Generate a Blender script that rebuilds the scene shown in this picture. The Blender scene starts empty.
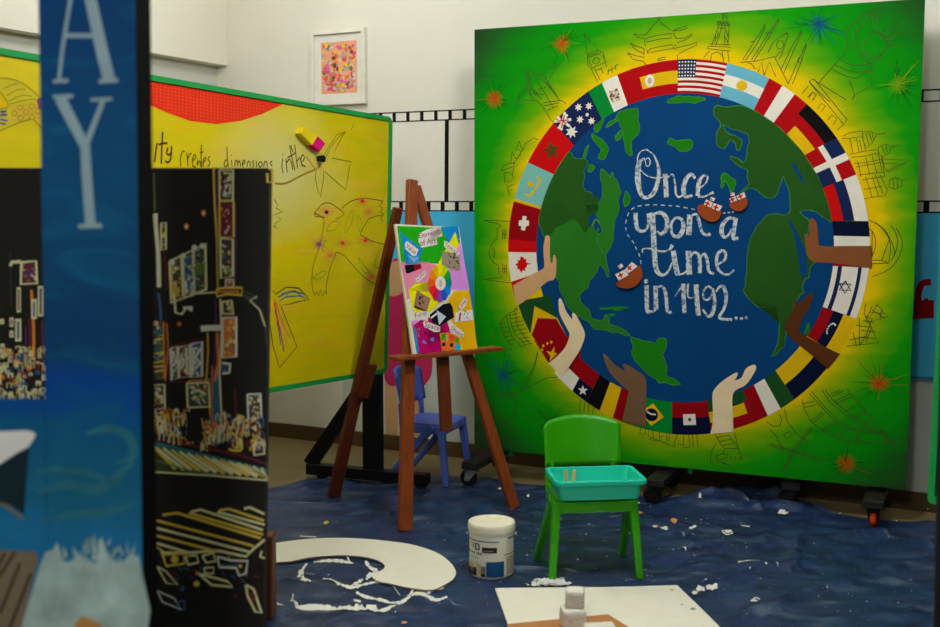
import bpy, bmesh, math, random
from mathutils import Vector, Matrix, noise
random.seed(7)
C = bpy.context.scene.collection
V = Vector
# ------------------------------------------------------------------ camera
F, CX, CY = 1120.0, 470.0, 313.5
CAMH = 1.40
PITCH = math.radians(5.6)
SP, CP = math.sin(PITCH), math.cos(PITCH)
CAM = V((0, 0, CAMH))
cd = bpy.data.cameras.new('camera'); cam = bpy.data.objects.new('camera', cd); C.objects.link(cam)
cam.location = CAM; cam.rotation_euler = (math.pi/2 - PITCH, 0, 0)
cd.sensor_width = 36; cd.lens = F/940*36; cd.clip_start = .05
cd.dof.use_dof = True; cd.dof.focus_distance = 5.1; cd.dof.aperture_fstop = 2.3
bpy.context.scene.camera = cam

def ray(x, y):
    u = (x-CX)/F; v = (y-CY)/F
    return V((u, CP - v*SP, -SP - v*CP))
def ground(x, y, z=0.0):
    d = ray(x, y); return CAM + d*((z-CAMH)/d.z)
def at_y(x, y, Y):
    d = ray(x, y); return CAM + d*(Y/d.y)
def project(p):
    q = p-CAM; dep = q.y*CP - q.z*SP; up = q.y*SP + q.z*CP
    return (CX + F*q.x/dep, CY - F*up/dep)

class Plane:
    """a flat board: origin O, U to its right, W up it, N out of its face"""
    def __init__(s, O, U, W):
        s.O = V(O); s.U = V(U).normalized(); W = V(W); W = W - s.U*W.dot(s.U); s.W = W.normalized(); s.N = s.U.cross(s.W)
    def uw(s, x, y, n=0):
        d = ray(x, y); o = s.O + s.N*n
        t = (o-CAM).dot(s.N)/d.dot(s.N); p = CAM + d*t - s.O
        return V((p.dot(s.U), p.dot(s.W)))
    def pt(s, u, w, n=0): return s.O + s.U*u + s.W*w + s.N*n
    def px(s, x, y, n=0):
        q = s.uw(x, y); return s.pt(q.x, q.y, n)
    def pxn(s, x, y, n):
        q = s.uw(x, y, n); return s.pt(q.x, q.y, n)
    def depth(s, x, y): return (s.px(x, y)-CAM).length
    def matrix(s, at=None):
        y = s.W.cross(s.U); m = Matrix((s.U, y, s.W)).transposed().to_4x4(); m.translation = at if at is not None else s.O
        return m

# ------------------------------------------------------------------ objects
ROOTM = {}
def root_of(o):
    while o.parent: o = o.parent
    return o
def tag(o, label=None, cat=None, group=None, kind=None):
    if label: o['label'] = label
    if cat: o['category'] = cat
    if group: o['group'] = group
    if kind: o['kind'] = kind
    return o
def thing(name, label, cat, M=None, group=None, kind=None):
    o = bpy.data.objects.new(name, None); C.objects.link(o); o.empty_display_size = .1
    M = M if isinstance(M, Matrix) else Matrix.Translation(M if M is not None else V((0, 0, 0)))
    o.matrix_world = M; ROOTM[o.name] = M.copy()
    return tag(o, label, cat, group, kind)
def obj(name, bm, mats, parent=None, smooth=False, label=None, kind=None, normals=True):
    """link a bmesh (world coordinates) as one object"""
    if not isinstance(mats, (list, tuple)): mats = [mats]
    if normals: bmesh.ops.recalc_face_normals(bm, faces=bm.faces)
    me = bpy.data.meshes.new(name); o = bpy.data.objects.new(name, me); C.objects.link(o)
    if parent is not None:
        bm.transform(ROOTM[root_of(parent).name].inverted()) if root_of(parent).name in ROOTM else None
        o.parent = parent
    else:
        xs = [v.co for v in bm.verts]
        lo = V((min(c.x for c in xs), min(c.y for c in xs), min(c.z for c in xs))); hi = V((max(c.x for c in xs), max(c.y for c in xs), max(c.z for c in xs)))
        base = V(((lo.x+hi.x)/2, (lo.y+hi.y)/2, lo.z)); M = Matrix.Translation(base)
        bm.transform(M.inverted()); o.matrix_world = M; ROOTM[o.name] = M
    if smooth:
        for f in bm.faces: f.smooth = True
    bm.to_mesh(me); bm.free()
    for m in mats: me.materials.append(m)
    if label: o['label'] = label
    if kind: o['kind'] = kind
    return o

# ------------------------------------------------------------------ mesh helpers
def B(): return bmesh.new()
def addmesh(bm, vs, fs, mi=0):
    bv = [bm.verts.new(v) for v in vs]
    for f in fs:
        try: bm.faces.new([bv[i] for i in f]).material_index = mi
        except ValueError: pass
    return bv
def box(bm, c, s, R=None, mi=0, bev=0):
    c = V(c); hx, hy, hz = s[0]/2, s[1]/2, s[2]/2
    vs = [V((x, y, z)) for x in (-hx, hx) for y in (-hy, hy) for z in (-hz, hz)]
    if R is not None: vs = [R @ v for v in vs]
    bv = addmesh(bm, [c+v for v in vs], [(0, 1, 3, 2), (4, 6, 7, 5), (0, 4, 5, 1), (2, 3, 7, 6), (0, 2, 6, 4), (1, 5, 7, 3)], mi)
    if bev:
        es = list({e for v in bv for e in v.link_edges})
        bmesh.ops.bevel(bm, geom=es, offset=bev, segments=2, affect='EDGES', profile=.5)
def bar(bm, p0, p1, w, h, up=(0, 0, 1), mi=0, bev=0, w1=None, h1=None):
    """beam from p0 to p1; w across, h along 'up'"""
    p0, p1 = V(p0), V(p1); d = (p1-p0).normalized(); up = V(up); s = d.cross(up).normalized(); u = s.cross(d).normalized()
    w1 = w if w1 is None else w1; h1 = h if h1 is None else h1
    vs = []
    for p, a, b in ((p0, w, h), (p1, w1, h1)):
        vs += [p + s*x*a/2 + u*y*b/2 for x, y in ((-1, -1), (1, -1), (1, 1), (-1, 1))]
    bv = addmesh(bm, vs, [(0, 1, 2, 3), (7, 6, 5, 4), (0, 4, 5, 1), (1, 5, 6, 2), (2, 6, 7, 3), (3, 7, 4, 0)], mi)
    if bev:
        es = list({e for v in bv for e in v.link_edges})
        bmesh.ops.bevel(bm, geom=es, offset=bev, segments=2, affect='EDGES', profile=.5)
def tube(bm, pts, r, n=10, mi=0):
    pts = [V(p) for p in pts]; rs = r if isinstance(r, (list, tuple)) else [r]*len(pts)
    rings = []; prev = None
    for i, p in enumerate(pts):
        d = (pts[min(i+1, len(pts)-1)]-pts[max(i-1, 0)]).normalized()
        a = d.orthogonal().normalized() if prev is None else (prev - d*prev.dot(d)).normalized()
        prev = a; b = d.cross(a)
        rings.append([bm.verts.new(p + (a*math.cos(t)+b*math.sin(t))*rs[i]) for t in [2*math.pi*k/n for k in range(n)]])
    for A_, B_ in zip(rings, rings[1:]):
        for k in range(n): bm.faces.new((A_[k], A_[(k+1) % n], B_[(k+1) % n], B_[k])).material_index = mi
    for e in (rings[0][::-1], rings[-1]): bm.faces.new(e).material_index = mi
def lathe(bm, c, prof, n=40, mi=0, axis=None):
    """prof: (r, z) pairs; axis None = z"""
    c = V(c); R = Matrix.Identity(3) if axis is None else V((0, 0, 1)).rotation_difference(V(axis)).to_matrix()
    rings = []
    for r, z in prof:
        rings.append([bm.verts.new(c + R @ V((r*math.cos(2*math.pi*k/n), r*math.sin(2*math.pi*k/n), z))) for k in range(n)] if r > 1e-6 else [bm.verts.new(c + R @ V((0, 0, z)))])
    for A_, B_ in zip(rings, rings[1:]):
        for k in range(n):
            a = A_[k % len(A_)], A_[(k+1) % len(A_)], B_[(k+1) % len(B_)], B_[k % len(B_)]
            f = []
            for v in a:
                if v not in f: f.append(v)
            if len(f) > 2: bm.faces.new(f).material_index = mi
def prism(bm, front, off, mi=0, mi_side=None):
    """front: planar list of points; extruded by off (away from the face)"""
    front = [V(p) for p in front]; off = V(off); n = len(front)
    a = [bm.verts.new(p) for p in front]; b = [bm.verts.new(p+off) for p in front]
    bm.faces.new(a).material_index = mi; bm.faces.new(b[::-1]).material_index = mi
    for i in range(n):
        bm.faces.new((a[i], a[(i+1) % n], b[(i+1) % n], b[i])).material_index = mi if mi_side is None else mi_side
def smooth_pts(pts, k=5, closed=False):
    if len(pts) < 3: return list(pts)
    out = []; n = len(pts); rng = n if closed else n-1
    g = (lambda i: pts[i % n]) if closed else (lambda i: pts[max(0, min(n-1, i))])
    for i in range(rng):
        p0, p1, p2, p3 = g(i-1), g(i), g(i+1), g(i+2)
        for j in range(k):
            t = j/k; out.append(tuple(.5*((2*b)+(-a+c)*t+(2*a-5*b+4*c-d)*t*t+(-a+3*b-3*c+d)*t**3) for a, b, c, d in zip(p0, p1, p2, p3)))
    if not closed: out.append(tuple(pts[-1]))
    return out
def T(ox, oy, s, txt):
    """'x,y x,y' traced on an enlarged tile at (ox,oy) -> photo pixels"""
    out = []
    for w in txt.split():
        a, b = w.split(','); out.append((ox+float(a)/s, oy+float(b)/s))
    return out

class Paint:
    """flat paint on a Plane: polygons and brush lines, each in a thin layer of its own"""
    def __init__(s, pl, base=0.0006, step=0.0003):
        s.pl = pl; s.bm = B(); s.mats = []; s.base = base; s.step = step
    def mi(s, m):
        if m not in s.mats: s.mats.append(m)
        return s.mats.index(m)
    def poly_uw(s, pts, m, layer=0):
        n = s.base + s.step*layer; mi = s.mi(m)
        vs = [s.bm.verts.new(s.pl.pt(p[0], p[1], n)) for p in pts]
        f = s.bm.faces.new(vs); f.material_index = mi; f.normal_update()
        if f.normal.dot(s.pl.N) < 0: f.normal_flip()
    def poly(s, pts, m, layer=0, smooth=0):
        if smooth: pts = smooth_pts(pts, smooth, True)
        s.poly_uw([s.pl.uw(*p) for p in pts], m, layer)
    def line_uw(s, pts, w, m, layer=0, closed=False):
        n = s.base + s.step*layer; mi = s.mi(m); pts = [V(p[:2]) for p in pts]
        if closed: pts = pts + [pts[0]]
        ws = w if isinstance(w, (list, tuple)) else [w]*len(pts)
        L = []; R_ = []
        for i, p in enumerate(pts):
            d = pts[min(i+1, len(pts)-1)]-pts[max(i-1, 0)]
            if d.length < 1e-9: d = V((1, 0))
            d.normalize(); q = V((-d.y, d.x))*ws[i]/2
            L.append(s.bm.verts.new(s.pl.pt(*(p+q), n))); R_.append(s.bm.verts.new(s.pl.pt(*(p-q), n)))
        for i in range(len(pts)-1):
            f = s.bm.faces.new((R_[i], R_[i+1], L[i+1], L[i])); f.material_index = mi
    def line(s, pts, w, m, layer=0, smooth=0, closed=False):
        """w in photo pixels, one value or one per point"""
        if isinstance(w, (list, tuple)):
            q = [(p[0], p[1], ww) for p, ww in zip(pts, w)]
        else: q = [(p[0], p[1], w) for p in pts]
        if smooth: q = smooth_pts(q, smooth, closed)
        k = s.pl.depth(q[0][0], q[0][1])/F
        s.line_uw([s.pl.uw(a[0], a[1]) for a in q], [a[2]*k for a in q] + ([q[0][2]*k] if closed else []), m, layer, closed)
    def lines(s, ox, oy, sc, txts, w, m, layer=0, smooth=0):
        for t in txts: s.line(T(ox, oy, sc, t), w, m, layer, smooth)
    def disc(s, x, y, r, m, layer=0, n=14, ry=None):
        s.poly([(x+r*math.cos(2*math.pi*k/n), y+(ry or r)*math.sin(2*math.pi*k/n)) for k in range(n)], m, layer)
    def text(s, txt, p0, p1, ptop, m, layer=0):
        """text with its baseline from p0 to p1 and its cap height reaching ptop above p0 (photo pixels)"""
        for verts, faces in glyphs(txt):
            n = s.base+s.step*layer; mi = s.mi(m)
            vs = []
            for x, y in verts:
                a = p0[0]+(p1[0]-p0[0])*x+(ptop[0]-p0[0])*y; b = p0[1]+(p1[1]-p0[1])*x+(ptop[1]-p0[1])*y
                q = s.pl.uw(a, b); vs.append(s.bm.verts.new(s.pl.pt(q.x, q.y, n)))
            for f in faces:
                ff = s.bm.faces.new([vs[i] for i in f]); ff.material_index = mi
    def build(s, name, parent, label=None, kind=None):
        return obj(name, s.bm, s.mats, parent, label=label, kind=kind, normals=False)
def glyphs(txt):
    cu = bpy.data.curves.new('lettering', 'FONT'); cu.body = txt; o = bpy.data.objects.new('lettering', cu); C.objects.link(o)
    dg = bpy.context.evaluated_depsgraph_get(); me = o.evaluated_get(dg).to_mesh()
    xs = [v.co.x for v in me.vertices]; x0, x1 = min(xs), max(xs)
    vs = [((v.co.x-x0)/(x1-x0), v.co.y/.7) for v in me.vertices]; fs = [tuple(p.vertices) for p in me.polygons]
    o.evaluated_get(dg).to_mesh_clear(); bpy.data.objects.remove(o); bpy.data.curves.remove(cu)
    return [(vs, fs)]

# ------------------------------------------------------------------ materials
def lin(c):
    c /= 255.0
    return c/12.92 if c <= .04045 else ((c+.055)/1.055)**2.4
def rgb(c, k=1.0): return tuple(min(.95, lin(x)*k) for x in c)+(1,)
MC = {}
def mat(name, c, k=1.0, rough=.6, var=.08, scale=14, bump=0, metal=0, spec=.3, stretch=None, bscale=None, coat=0):
    """painted / plastic / wood surface with a little procedural unevenness"""
    if name in MC: return MC[name]
    m = bpy.data.materials.new(name); m.use_nodes = True; nt = m.node_tree; N = nt.nodes; L = nt.links
    b = N['Principled BSDF']; b.inputs['Roughness'].default_value = rough; b.inputs['Metallic'].default_value = metal
    b.inputs['Specular IOR Level'].default_value = spec; b.inputs['Coat Weight'].default_value = coat
    col = rgb(c, k)
    tc = N.new('ShaderNodeTexCoord'); mp = N.new('ShaderNodeMapping'); L.new(tc.outputs['Object'], mp.inputs['Vector'])
    if stretch: mp.inputs['Scale'].default_value = stretch
    nz = N.new('ShaderNodeTexNoise'); nz.inputs['Scale'].default_value = scale; nz.inputs['Detail'].default_value = 4
    L.new(mp.outputs['Vector'], nz.inputs['Vector'])
    mx = N.new('ShaderNodeMix'); mx.data_type = 'RGBA'
    mx.inputs['A'].default_value = tuple(x*(1-2*var) for x in col[:3])+(1,); mx.inputs['B'].default_value = tuple(min(1, x*(1+2*var)) for x in col[:3])+(1,)
    L.new(nz.outputs['Fac'], mx.inputs['Factor']); L.new(mx.outputs['Result'], b.inputs['Base Color'])
    if bump:
        bp = N.new('ShaderNodeBump'); bp.inputs['Strength'].default_value = bump; bp.inputs['Distance'].default_value = .004
        n2 = N.new('ShaderNodeTexNoise'); n2.inputs['Scale'].default_value = bscale or scale*3; n2.inputs['Detail'].default_value = 5
        L.new(mp.outputs['Vector'], n2.inputs['Vector']); L.new(n2.outputs['Fac'], bp.inputs['Height']); L.new(bp.outputs['Normal'], b.inputs['Normal'])
    MC[name] = m; return m
def nodes_of(name):
    m = bpy.data.materials.new(name); m.use_nodes = True; MC[name] = m
    return m, m.node_tree.nodes, m.node_tree.links, m.node_tree.nodes['Principled BSDF']
def math_node(N, L, op, a, b=None, c=None):
    n = N.new('ShaderNodeMath'); n.operation = op
    for i, x in enumerate((a, b, c)):
        if x is None: continue
        if isinstance(x, (int, float)): n.inputs[i].default_value = x
        else: L.new(x, n.inputs[i])
    return n.outputs[0]
def mixc(N, L, f, a, b):
    n = N.new('ShaderNodeMix'); n.data_type = 'RGBA'
    for k, x in (('Factor', f), ('A', a), ('B', b)):
        if isinstance(x, (int, float)): n.inputs[k].default_value = x
        elif isinstance(x, tuple): n.inputs[k].default_value = x
        else: L.new(x, n.inputs[k])
    return n.outputs['Result']
def ramp(N, L, f, stops):
    n = N.new('ShaderNodeValToRGB'); e = n.color_ramp.elements
    while len(e) < len(stops): e.new(.5)
    for el, (p, c) in zip(e, stops): el.position = p; el.color = c
    L.new(f, n.inputs['Fac']); return n.outputs['Color']
LK = (.012, 0.0)
LAMPS = ((-1.0, 5.2, 29), (.5, 3.3, 90), (2.3, 4.4, 9), (-.7, -.2, 105))  # last entry: unseen fill lamp added to brighten the panels near the camera
# ------------------------------------------------------------------ colours (paints)
E1 = 1.0
wall_m = None
def paint(name, c, k=E1, **kw): return mat(name, c, k, rough=kw.pop('rough', .75), var=kw.pop('var', .05), spec=kw.pop('spec', .07), **kw)
P_WHITE = paint('white paint', (226, 220, 203), 1.15)
P_RED = paint('red paint', (178, 8, 16))
P_BRED = paint('bright red paint', (205, 10, 12))
P_DRED = paint('crimson paint', (150, 4, 16))
P_YEL = paint('yellow paint', (228, 186, 10))
P_NAVY = paint('navy paint', (22, 38, 82))
P_DNAVY = paint('dark navy paint', (8, 18, 48))
P_SKY = paint('sky blue paint', (105, 180, 200))
P_TURQ = paint('turquoise paint', (120, 190, 178))
P_BLACK = paint('black paint', (14, 13, 14), 1.0)
P_FGREEN = paint('flag green paint', (0, 135, 45))
P_DGREEN = paint('dark green paint', (26, 78, 34))
P_OLIVE = paint('olive paint', (84, 70, 20))
OCEAN = paint('ocean blue paint', (6, 66, 118), 1.0, scale=5, var=.1)
LAND = paint('land green paint', (42, 122, 32), scale=5, var=.12)
LAND2 = paint('dark land green paint', (38, 88, 26), scale=5, var=.1)
LAND3 = paint('fresh land green paint', (30, 128, 18), scale=6, var=.1)
EDGE = paint('shore green paint', (70, 140, 60))
CHALK, N, L, b = nodes_of('chalk white'); b.inputs['Roughness'].default_value = .9
tc = N.new('ShaderNodeTexCoord'); nz = N.new('ShaderNodeTexNoise'); nz.inputs['Scale'].default_value = 70; nz.inputs['Detail'].default_value = 3; L.new(tc.outputs['Object'], nz.inputs['Vector'])
L.new(ramp(N, L, nz.outputs['Fac'], [(.36, rgb((96, 128, 156), 1.0)), (.52, rgb((196, 204, 200), 1.12)), (.7, rgb((206, 210, 204), 1.12))]), b.inputs['Base Color'])
INK = mat('ink line', (62, 76, 4), .9, rough=.7)
INK2 = mat('dark marker line', (40, 34, 16), .8, rough=.7)
SK_P = paint('peach paint', (214, 168, 118))
SK_L = paint('pale skin paint', (222, 190, 150), 1.45)
SK_G = paint('taupe paint', (122, 92, 66))
SK_B = paint('brown skin paint', (138, 84, 44), scale=6, var=.12)
SK_D = paint('dark brown skin paint', (92, 50, 22), scale=6, var=.1)
ALU = mat('grey metal', (150, 150, 145), 1, rough=.35, metal=.9, var=.03)
BLK = mat('black painted metal', (16, 15, 16), 1, rough=.5, var=.1)
RUB = mat('black rubber', (14, 14, 14), 1, rough=.7)
GRIM = mat('green rim', (26, 140, 66), 1.35, rough=.4, var=.04)

# ------------------------------------------------------------------ the room
wall_ang = math.radians(-27)
WALL = Plane((-1.48, 6.83, 0), (math.cos(wall_ang), math.sin(wall_ang), 0), (0, 0, 1))   # origin in the corner
LWALL = Plane((-1.48, 6.83, 0), (math.sin(-wall_ang)*1, math.cos(wall_ang), 0), (0, 0, 1)) # runs back into the corner
WM = mat('cream wall paint', (220, 216, 198), 1.12, rough=.8, var=.02, scale=3, bump=.08, bscale=60)
ROOMH = 3.15
def slab(pl, u0, u1, w0, w1, thick, m, name, n=0, kind='structure', parent=None):
    bm = B(); prism(bm, [pl.pt(u0, w0, n), pl.pt(u1, w0, n), pl.pt(u1, w1, n), pl.pt(u0, w1, n)], pl.N*-thick)
    return obj(name, bm, m, parent, kind=kind)
wall_back = slab(WALL, -.12, 6.2, -.1, ROOMH, .12, WM, 'wall_back')
# the left wall: lower part set back under a boxed beam
GREYW = mat('grey wall paint', (196, 196, 184), 1.1, rough=.8, var=.02, scale=3)
wl = slab(LWALL, -6.0, 0.0, -.1, ROOMH, .12, GREYW, 'wall_left', n=-.05)
slab(LWALL, -6.0, -.001, 2.222, ROOMH-.002, .085, WM, 'trim_1', n=.035)
# floor
fm, N, L, b = nodes_of('worn tan floor')
tc = N.new('ShaderNodeTexCoord'); n1 = N.new('ShaderNodeTexNoise'); n1.inputs['Scale'].default_value = 3; n1.inputs['Detail'].default_value = 6; L.new(tc.outputs['Object'], n1.inputs['Vector'])
L.new(ramp(N, L, n1.outputs['Fac'], [(.3, rgb((128, 112, 70), .85)), (.7, rgb((150, 132, 86), .85))]), b.inputs['Base Color']); b.inputs['Roughness'].default_value = .5
bm = B(); box(bm, (0, 3, -.1), (12, 12, .2)); obj('floor', bm, fm, kind='structure')
bm = B(); box(bm, (0, 3, ROOMH+.06), (12, 12, .12)); obj('ceiling', bm, mat('ceiling paint', (225, 222, 210), 1, rough=.9), kind='structure')
SKIRT = mat('brown skirting', (104, 80, 48), .7, rough=.5, var=.1)
slab(WALL, 0.02, 6.0, 0.0, .085, .014, SKIRT, 'baseboard_back', n=.016)
slab(LWALL, -6.0, -.03, 0, .085, .014, SKIRT, 'baseboard_left', n=-.034)

# wall painting: the film strip with empty frames, blue band under it
BLUEW = paint('wall blue paint', (62, 158, 196), 1.6, scale=4, var=.08)
COOLW = paint('cool white wall paint', (200, 206, 190), 1.05, scale=3, var=.02)
BLKW = paint('wall black paint', (22, 24, 18), 1)
u343 = WALL.uw(343, 400).x
wz = lambda x, y: WALL.uw(x, y).y
zt, zb, zbl = wz(440, 110.8), wz(440, 210.8), wz(915, 378)
pw = Paint(WALL, base=.0008)
pw.poly_uw([(u343, .085), (6.0, .085), (6.0, zbl), (u343, zbl)], COOLW, 0)
pw.build('painted_wall_base', wall_back)
pw = Paint(WALL, base=.0008)
pw.poly_uw([(u343, zbl), (6.0, zbl), (6.0, zb), (u343, zb)], BLUEW, 0)
for i in range(40):
    u = u343+random.uniform(0, 3.6); pw.poly_uw([(u, zbl-random.uniform(.01, .05)), (u+.1, zbl-.01), (u+.13, zbl+.01), (u, zbl+.01)], BLUEW, 0)
pw.build('painted_blue_band', wall_back)
ph = (wz(440, 111)-wz(440, 120.3))
pw = Paint(WALL, base=.0008)
pw.poly_uw([(u343, zb), (6.0, zb), (6.0, zt), (u343, zt)], paint('strip white paint', (216, 212, 196), 1.25, var=.02), 0)
for z in (zt, zt-ph, zb, zb+ph): pw.line_uw([(u343, z), (6, z)], .007, BLKW, 1)
du = WALL.uw(437.9, 115).x-WALL.uw(423.8, 115).x
u0 = WALL.uw(408, 115).x
for k in range(-3, 40):
    u = u0+du*k
    pw.poly_uw([(u-.011, zt-ph), (u+.011, zt-ph), (u+.011, zt), (u-.011, zt)], BLKW, 2)
    u = WALL.uw(428.6, 205).x+du*k
    pw.poly_uw([(u-.012, zb), (u+.013, zb), (u+.013, zb+ph), (u-.012, zb+ph)], BLKW, 2)
ud = WALL.uw(447, 160).x
for k in range(-1, 7):
    u = ud + k*du*4.1
    if u > u343+.02: pw.poly_uw([(u-.016, zb+ph), (u+.009, zb+ph), (u+.013, zt-ph), (u-.012, zt-ph)], BLKW, 2)
pw.build('painted_film_strip', wall_back)
# a plain painted dress shape and legs low on the wall, and a curl of red further right
DRESS = paint('magenta wall paint', (176, 40, 84), 1.3, scale=5, var=.1)
pw = Paint(WALL, base=.0018)
pw.poly([(391, 265), (401, 262), (408, 285), (416, 320), (431, 352), (432, 372), (428, 381), (421, 388), (412, 385), (404, 381), (396, 386), (388, 384), (384, 372), (386, 330)], DRESS, 0, 4)
pw.poly([(386, 268), (400, 262), (404, 288), (396, 296), (387, 292)], SK_P, 1, 4)
pw.poly([(385, 380), (396, 380), (398, 410), (398, 440), (387, 440), (385, 410)], SK_P, -1)
pw.poly([(413, 380), (421, 380), (424, 410), (424, 440), (415, 440)], SK_P, -1)
pw.build('painted_dress_figure', wall_back)
pw = Paint(WALL, base=.0018)
pw.line([(931, 282), (922, 284), (918, 296), (920, 306), (926, 305), (926, 298)], [6, 6, 6, 5, 4, 3], P_DRED, 0, 4)
pw.poly([(913, 300), (934, 300), (934, 318), (913, 319)], P_DRED, 1)
pw.build('painted_red_curl', wall_back)

# ------------------------------------------------------------------ the mural board
bl, br = ground(474.3, 447.8, .16), ground(906, 489.7, .16)
MB = Plane(bl, br-bl, (0, 0, 1)); BWID, BHEI = (br-bl).length, 2.0926
GC = V((1.029, 1.027)); RO, RI, RQ = .8455, .697, 1.027
mc = MB.pt(BWID/2, 0, -.05); mc.z = 0
mural = thing('mural_board', 'large square green mural board with a flag-ringed globe and white lettering, on casters', 'mural board', MB.matrix(mc))
# painted ground: yellow halo round the ring running out to green, with soft coloured bursts
gm, N, L, b = nodes_of('mural ground'); b.inputs['Roughness'].default_value = .75; b.inputs['Specular IOR Level'].default_value = .07
tc = N.new('ShaderNodeTexCoord'); sx = N.new('ShaderNodeSeparateXYZ'); L.new(tc.outputs['Object'], sx.inputs[0])
OX, OZ = -BWID/2, bl.z      # board corner in the thing's own frame
du_ = math_node(N, L, 'SUBTRACT', sx.outputs['X'], GC.x+OX); dw_ = math_node(N, L, 'DIVIDE', math_node(N, L, 'SUBTRACT', sx.outputs['Z'], GC.y+OZ), RQ)
r = math_node(N, L, 'SQRT', math_node(N, L, 'ADD', math_node(N, L, 'MULTIPLY', du_, du_), math_node(N, L, 'MULTIPLY', dw_, dw_)))
mp = N.new('ShaderNodeMapping'); mp.inputs['Rotation'].default_value = (0, math.radians(35), 0); mp.inputs['Scale'].default_value = (1.2, 1, 5); L.new(tc.outputs['Object'], mp.inputs['Vector'])
nz = N.new('ShaderNodeTexNoise'); nz.inputs['Scale'].default_value = 3.2; nz.inputs['Detail'].default_value = 5; L.new(mp.outputs['Vector'], nz.inputs['Vector'])
r = math_node(N, L, 'SUBTRACT', math_node(N, L, 'SUBTRACT', r, math_node(N, L, 'MULTIPLY', dw_, .035)), math_node(N, L, 'MULTIPLY', du_, .03))
rr = math_node(N, L, 'ADD', r, math_node(N, L, 'MULTIPLY', math_node(N, L, 'SUBTRACT', nz.outputs['Fac'], .5), .12))
k = E1*1.1
colr = ramp(N, L, math_node(N, L, 'MULTIPLY_ADD', rr, 1/.65, -.80/.65),
            [(.05, rgb((228, 190, 0), k)), (.09, rgb((212, 188, 0), k)), (.15, rgb((158, 174, 0), k)), (.25, rgb((88, 160, 2), k)), (.37, rgb((16, 144, 4), k)), (.62, rgb((2, 130, 8), k)), (.80, rgb((24, 92, 24), k)), (.95, rgb((32, 66, 30), k))])
BURSTS = [(562, 43.5, 'r'), (494.5, 99, 'r'), (818.5, 24, 'b'), (898.5, 84, 'y'), (879, 383.5, 'r'), (845.5, 464, 'r'), (502.5, 375, 'b'), (549, 419, 'g')]
BC = {'r': (196, 40, 8), 'b': (10, 66, 120), 'y': (150, 150, 10), 'g': (20, 90, 14)}
for i, (x, y, c) in enumerate(BURSTS):
    q = MB.uw(x, y)
    a = math_node(N, L, 'SUBTRACT', sx.outputs['X'], q.x+OX); e = math_node(N, L, 'SUBTRACT', sx.outputs['Z'], q.y+OZ)
    d2 = math_node(N, L, 'ADD', math_node(N, L, 'MULTIPLY', a, a), math_node(N, L, 'MULTIPLY', e, e))
    d = math_node(N, L, 'SQRT', d2)
    dn = math_node(N, L, 'ADD', d, math_node(N, L, 'MULTIPLY', math_node(N, L, 'SUBTRACT', nz.outputs['Fac'], .5), .05))
    f = math_node(N, L, 'MULTIPLY', math_node(N, L, 'POWER', math_node(N, L, 'MAXIMUM', math_node(N, L, 'SUBTRACT', 1, math_node(N, L, 'DIVIDE', dn, .048 if c in 'rb' else .04)), 0), 1.0), .95 if c in 'rb' else .5)
    colr = mixc(N, L, f, colr, rgb(BC[c], k))
L.new(colr, b.inputs['Base Color'])
BSIDE = mat('board edge brown', (40, 30, 16), 1)
bm = B(); prism(bm, [MB.pt(0, 0), MB.pt(BWID, 0), MB.pt(BWID, BHEI), MB.pt(0, BHEI)], MB.N*-.02, 0, 1)
obj('panel', bm, [gm, BSIDE], mural)
# burst rays
rays = {c: paint('burst ray '+c, BC[c] if c != 'g' else (10, 80, 10), E1) for c in 'rbyg'}
for x, y, c in BURSTS:
    p = Paint(MB); q = MB.uw(x, y)
    for i in range(34 if c != 'r' else 24):
        a = random.uniform(0, 2*math.pi); r0 = random.uniform(.005, .05); r1 = random.uniform(.05, .13)*(1.15 if c == 'b' else 1)
        d = V((math.cos(a), math.sin(a))); e = q+d*r1
        if not (0.005 < e.x < BWID-.005 and .005 < e.y < BHEI-.005) or (e-GC).length < RO+.01: continue
        m = rays[c] if random.random() < (.5 if c == 'b' else .15) else rays['g']
        p.line_uw([q+d*r0, q+d*(r0+r1)/2, e], [.0022, .0018, .0006], m, 0)
    p.build('painted_burst', mural)
# the globe and its land
def circ(r, n=160): return [(GC.x+r*math.cos(2*math.pi*i/n), GC.y+RQ*r*math.sin(2*math.pi*i/n)) for i in range(n)]
p = Paint(MB); p.poly_uw(circ(RI+.002), OCEAN, 1); globe = p.build('painted_globe', mural)
def land(name, pts, m=LAND, layer=2, sm=6, edge=True, clip=True):
    p = Paint(MB); q = smooth_pts(pts, sm, True) if sm else pts
    uv = []
    for a in q:
        t = MB.uw(*a)
        if clip: t = t+V((noise.noise(V((t.x*26, t.y*26, 3))), noise.noise(V((t.x*26, t.y*26, 8)))))*.012
        d = t-GC; e = V((d.x, d.y/RQ)).length
        if clip and e > RI: t = GC+d*(RI/e)
        uv.append(t)
    p.poly_uw(uv, m, layer)
    if edge: p.line_uw([V(t) for t in uv], .005, EDGE, layer, closed=True)
    return p.build(name, mural)
z = T(470, 100, 6.267, '440,640 515,460 600,340 627,330 650,360 690,380 720,370 735,400 710,460 715,560 760,590') + T(470, 200, 6.267, '790,20 800,80') 
z += T(470, 200, 6.267, '790,110 810,170 800,220 890,200 890,270 850,350 880,470 868,475 820,410 790,460 755,500 740,550 700,580 692,627') + \
     T(470, 300, 6.267, '690,10 740,60 760,110 810,132 840,125 850,90 872,118 872,150 930,175 1000,215 985,222 900,200 830,185 780,172 720,130 650,85 605,20') + T(470, 200, 6.267, '565,560 545,490 505,380 470,230 450,190 430,110')
land('painted_north_america', z, LAND, 3)
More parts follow.
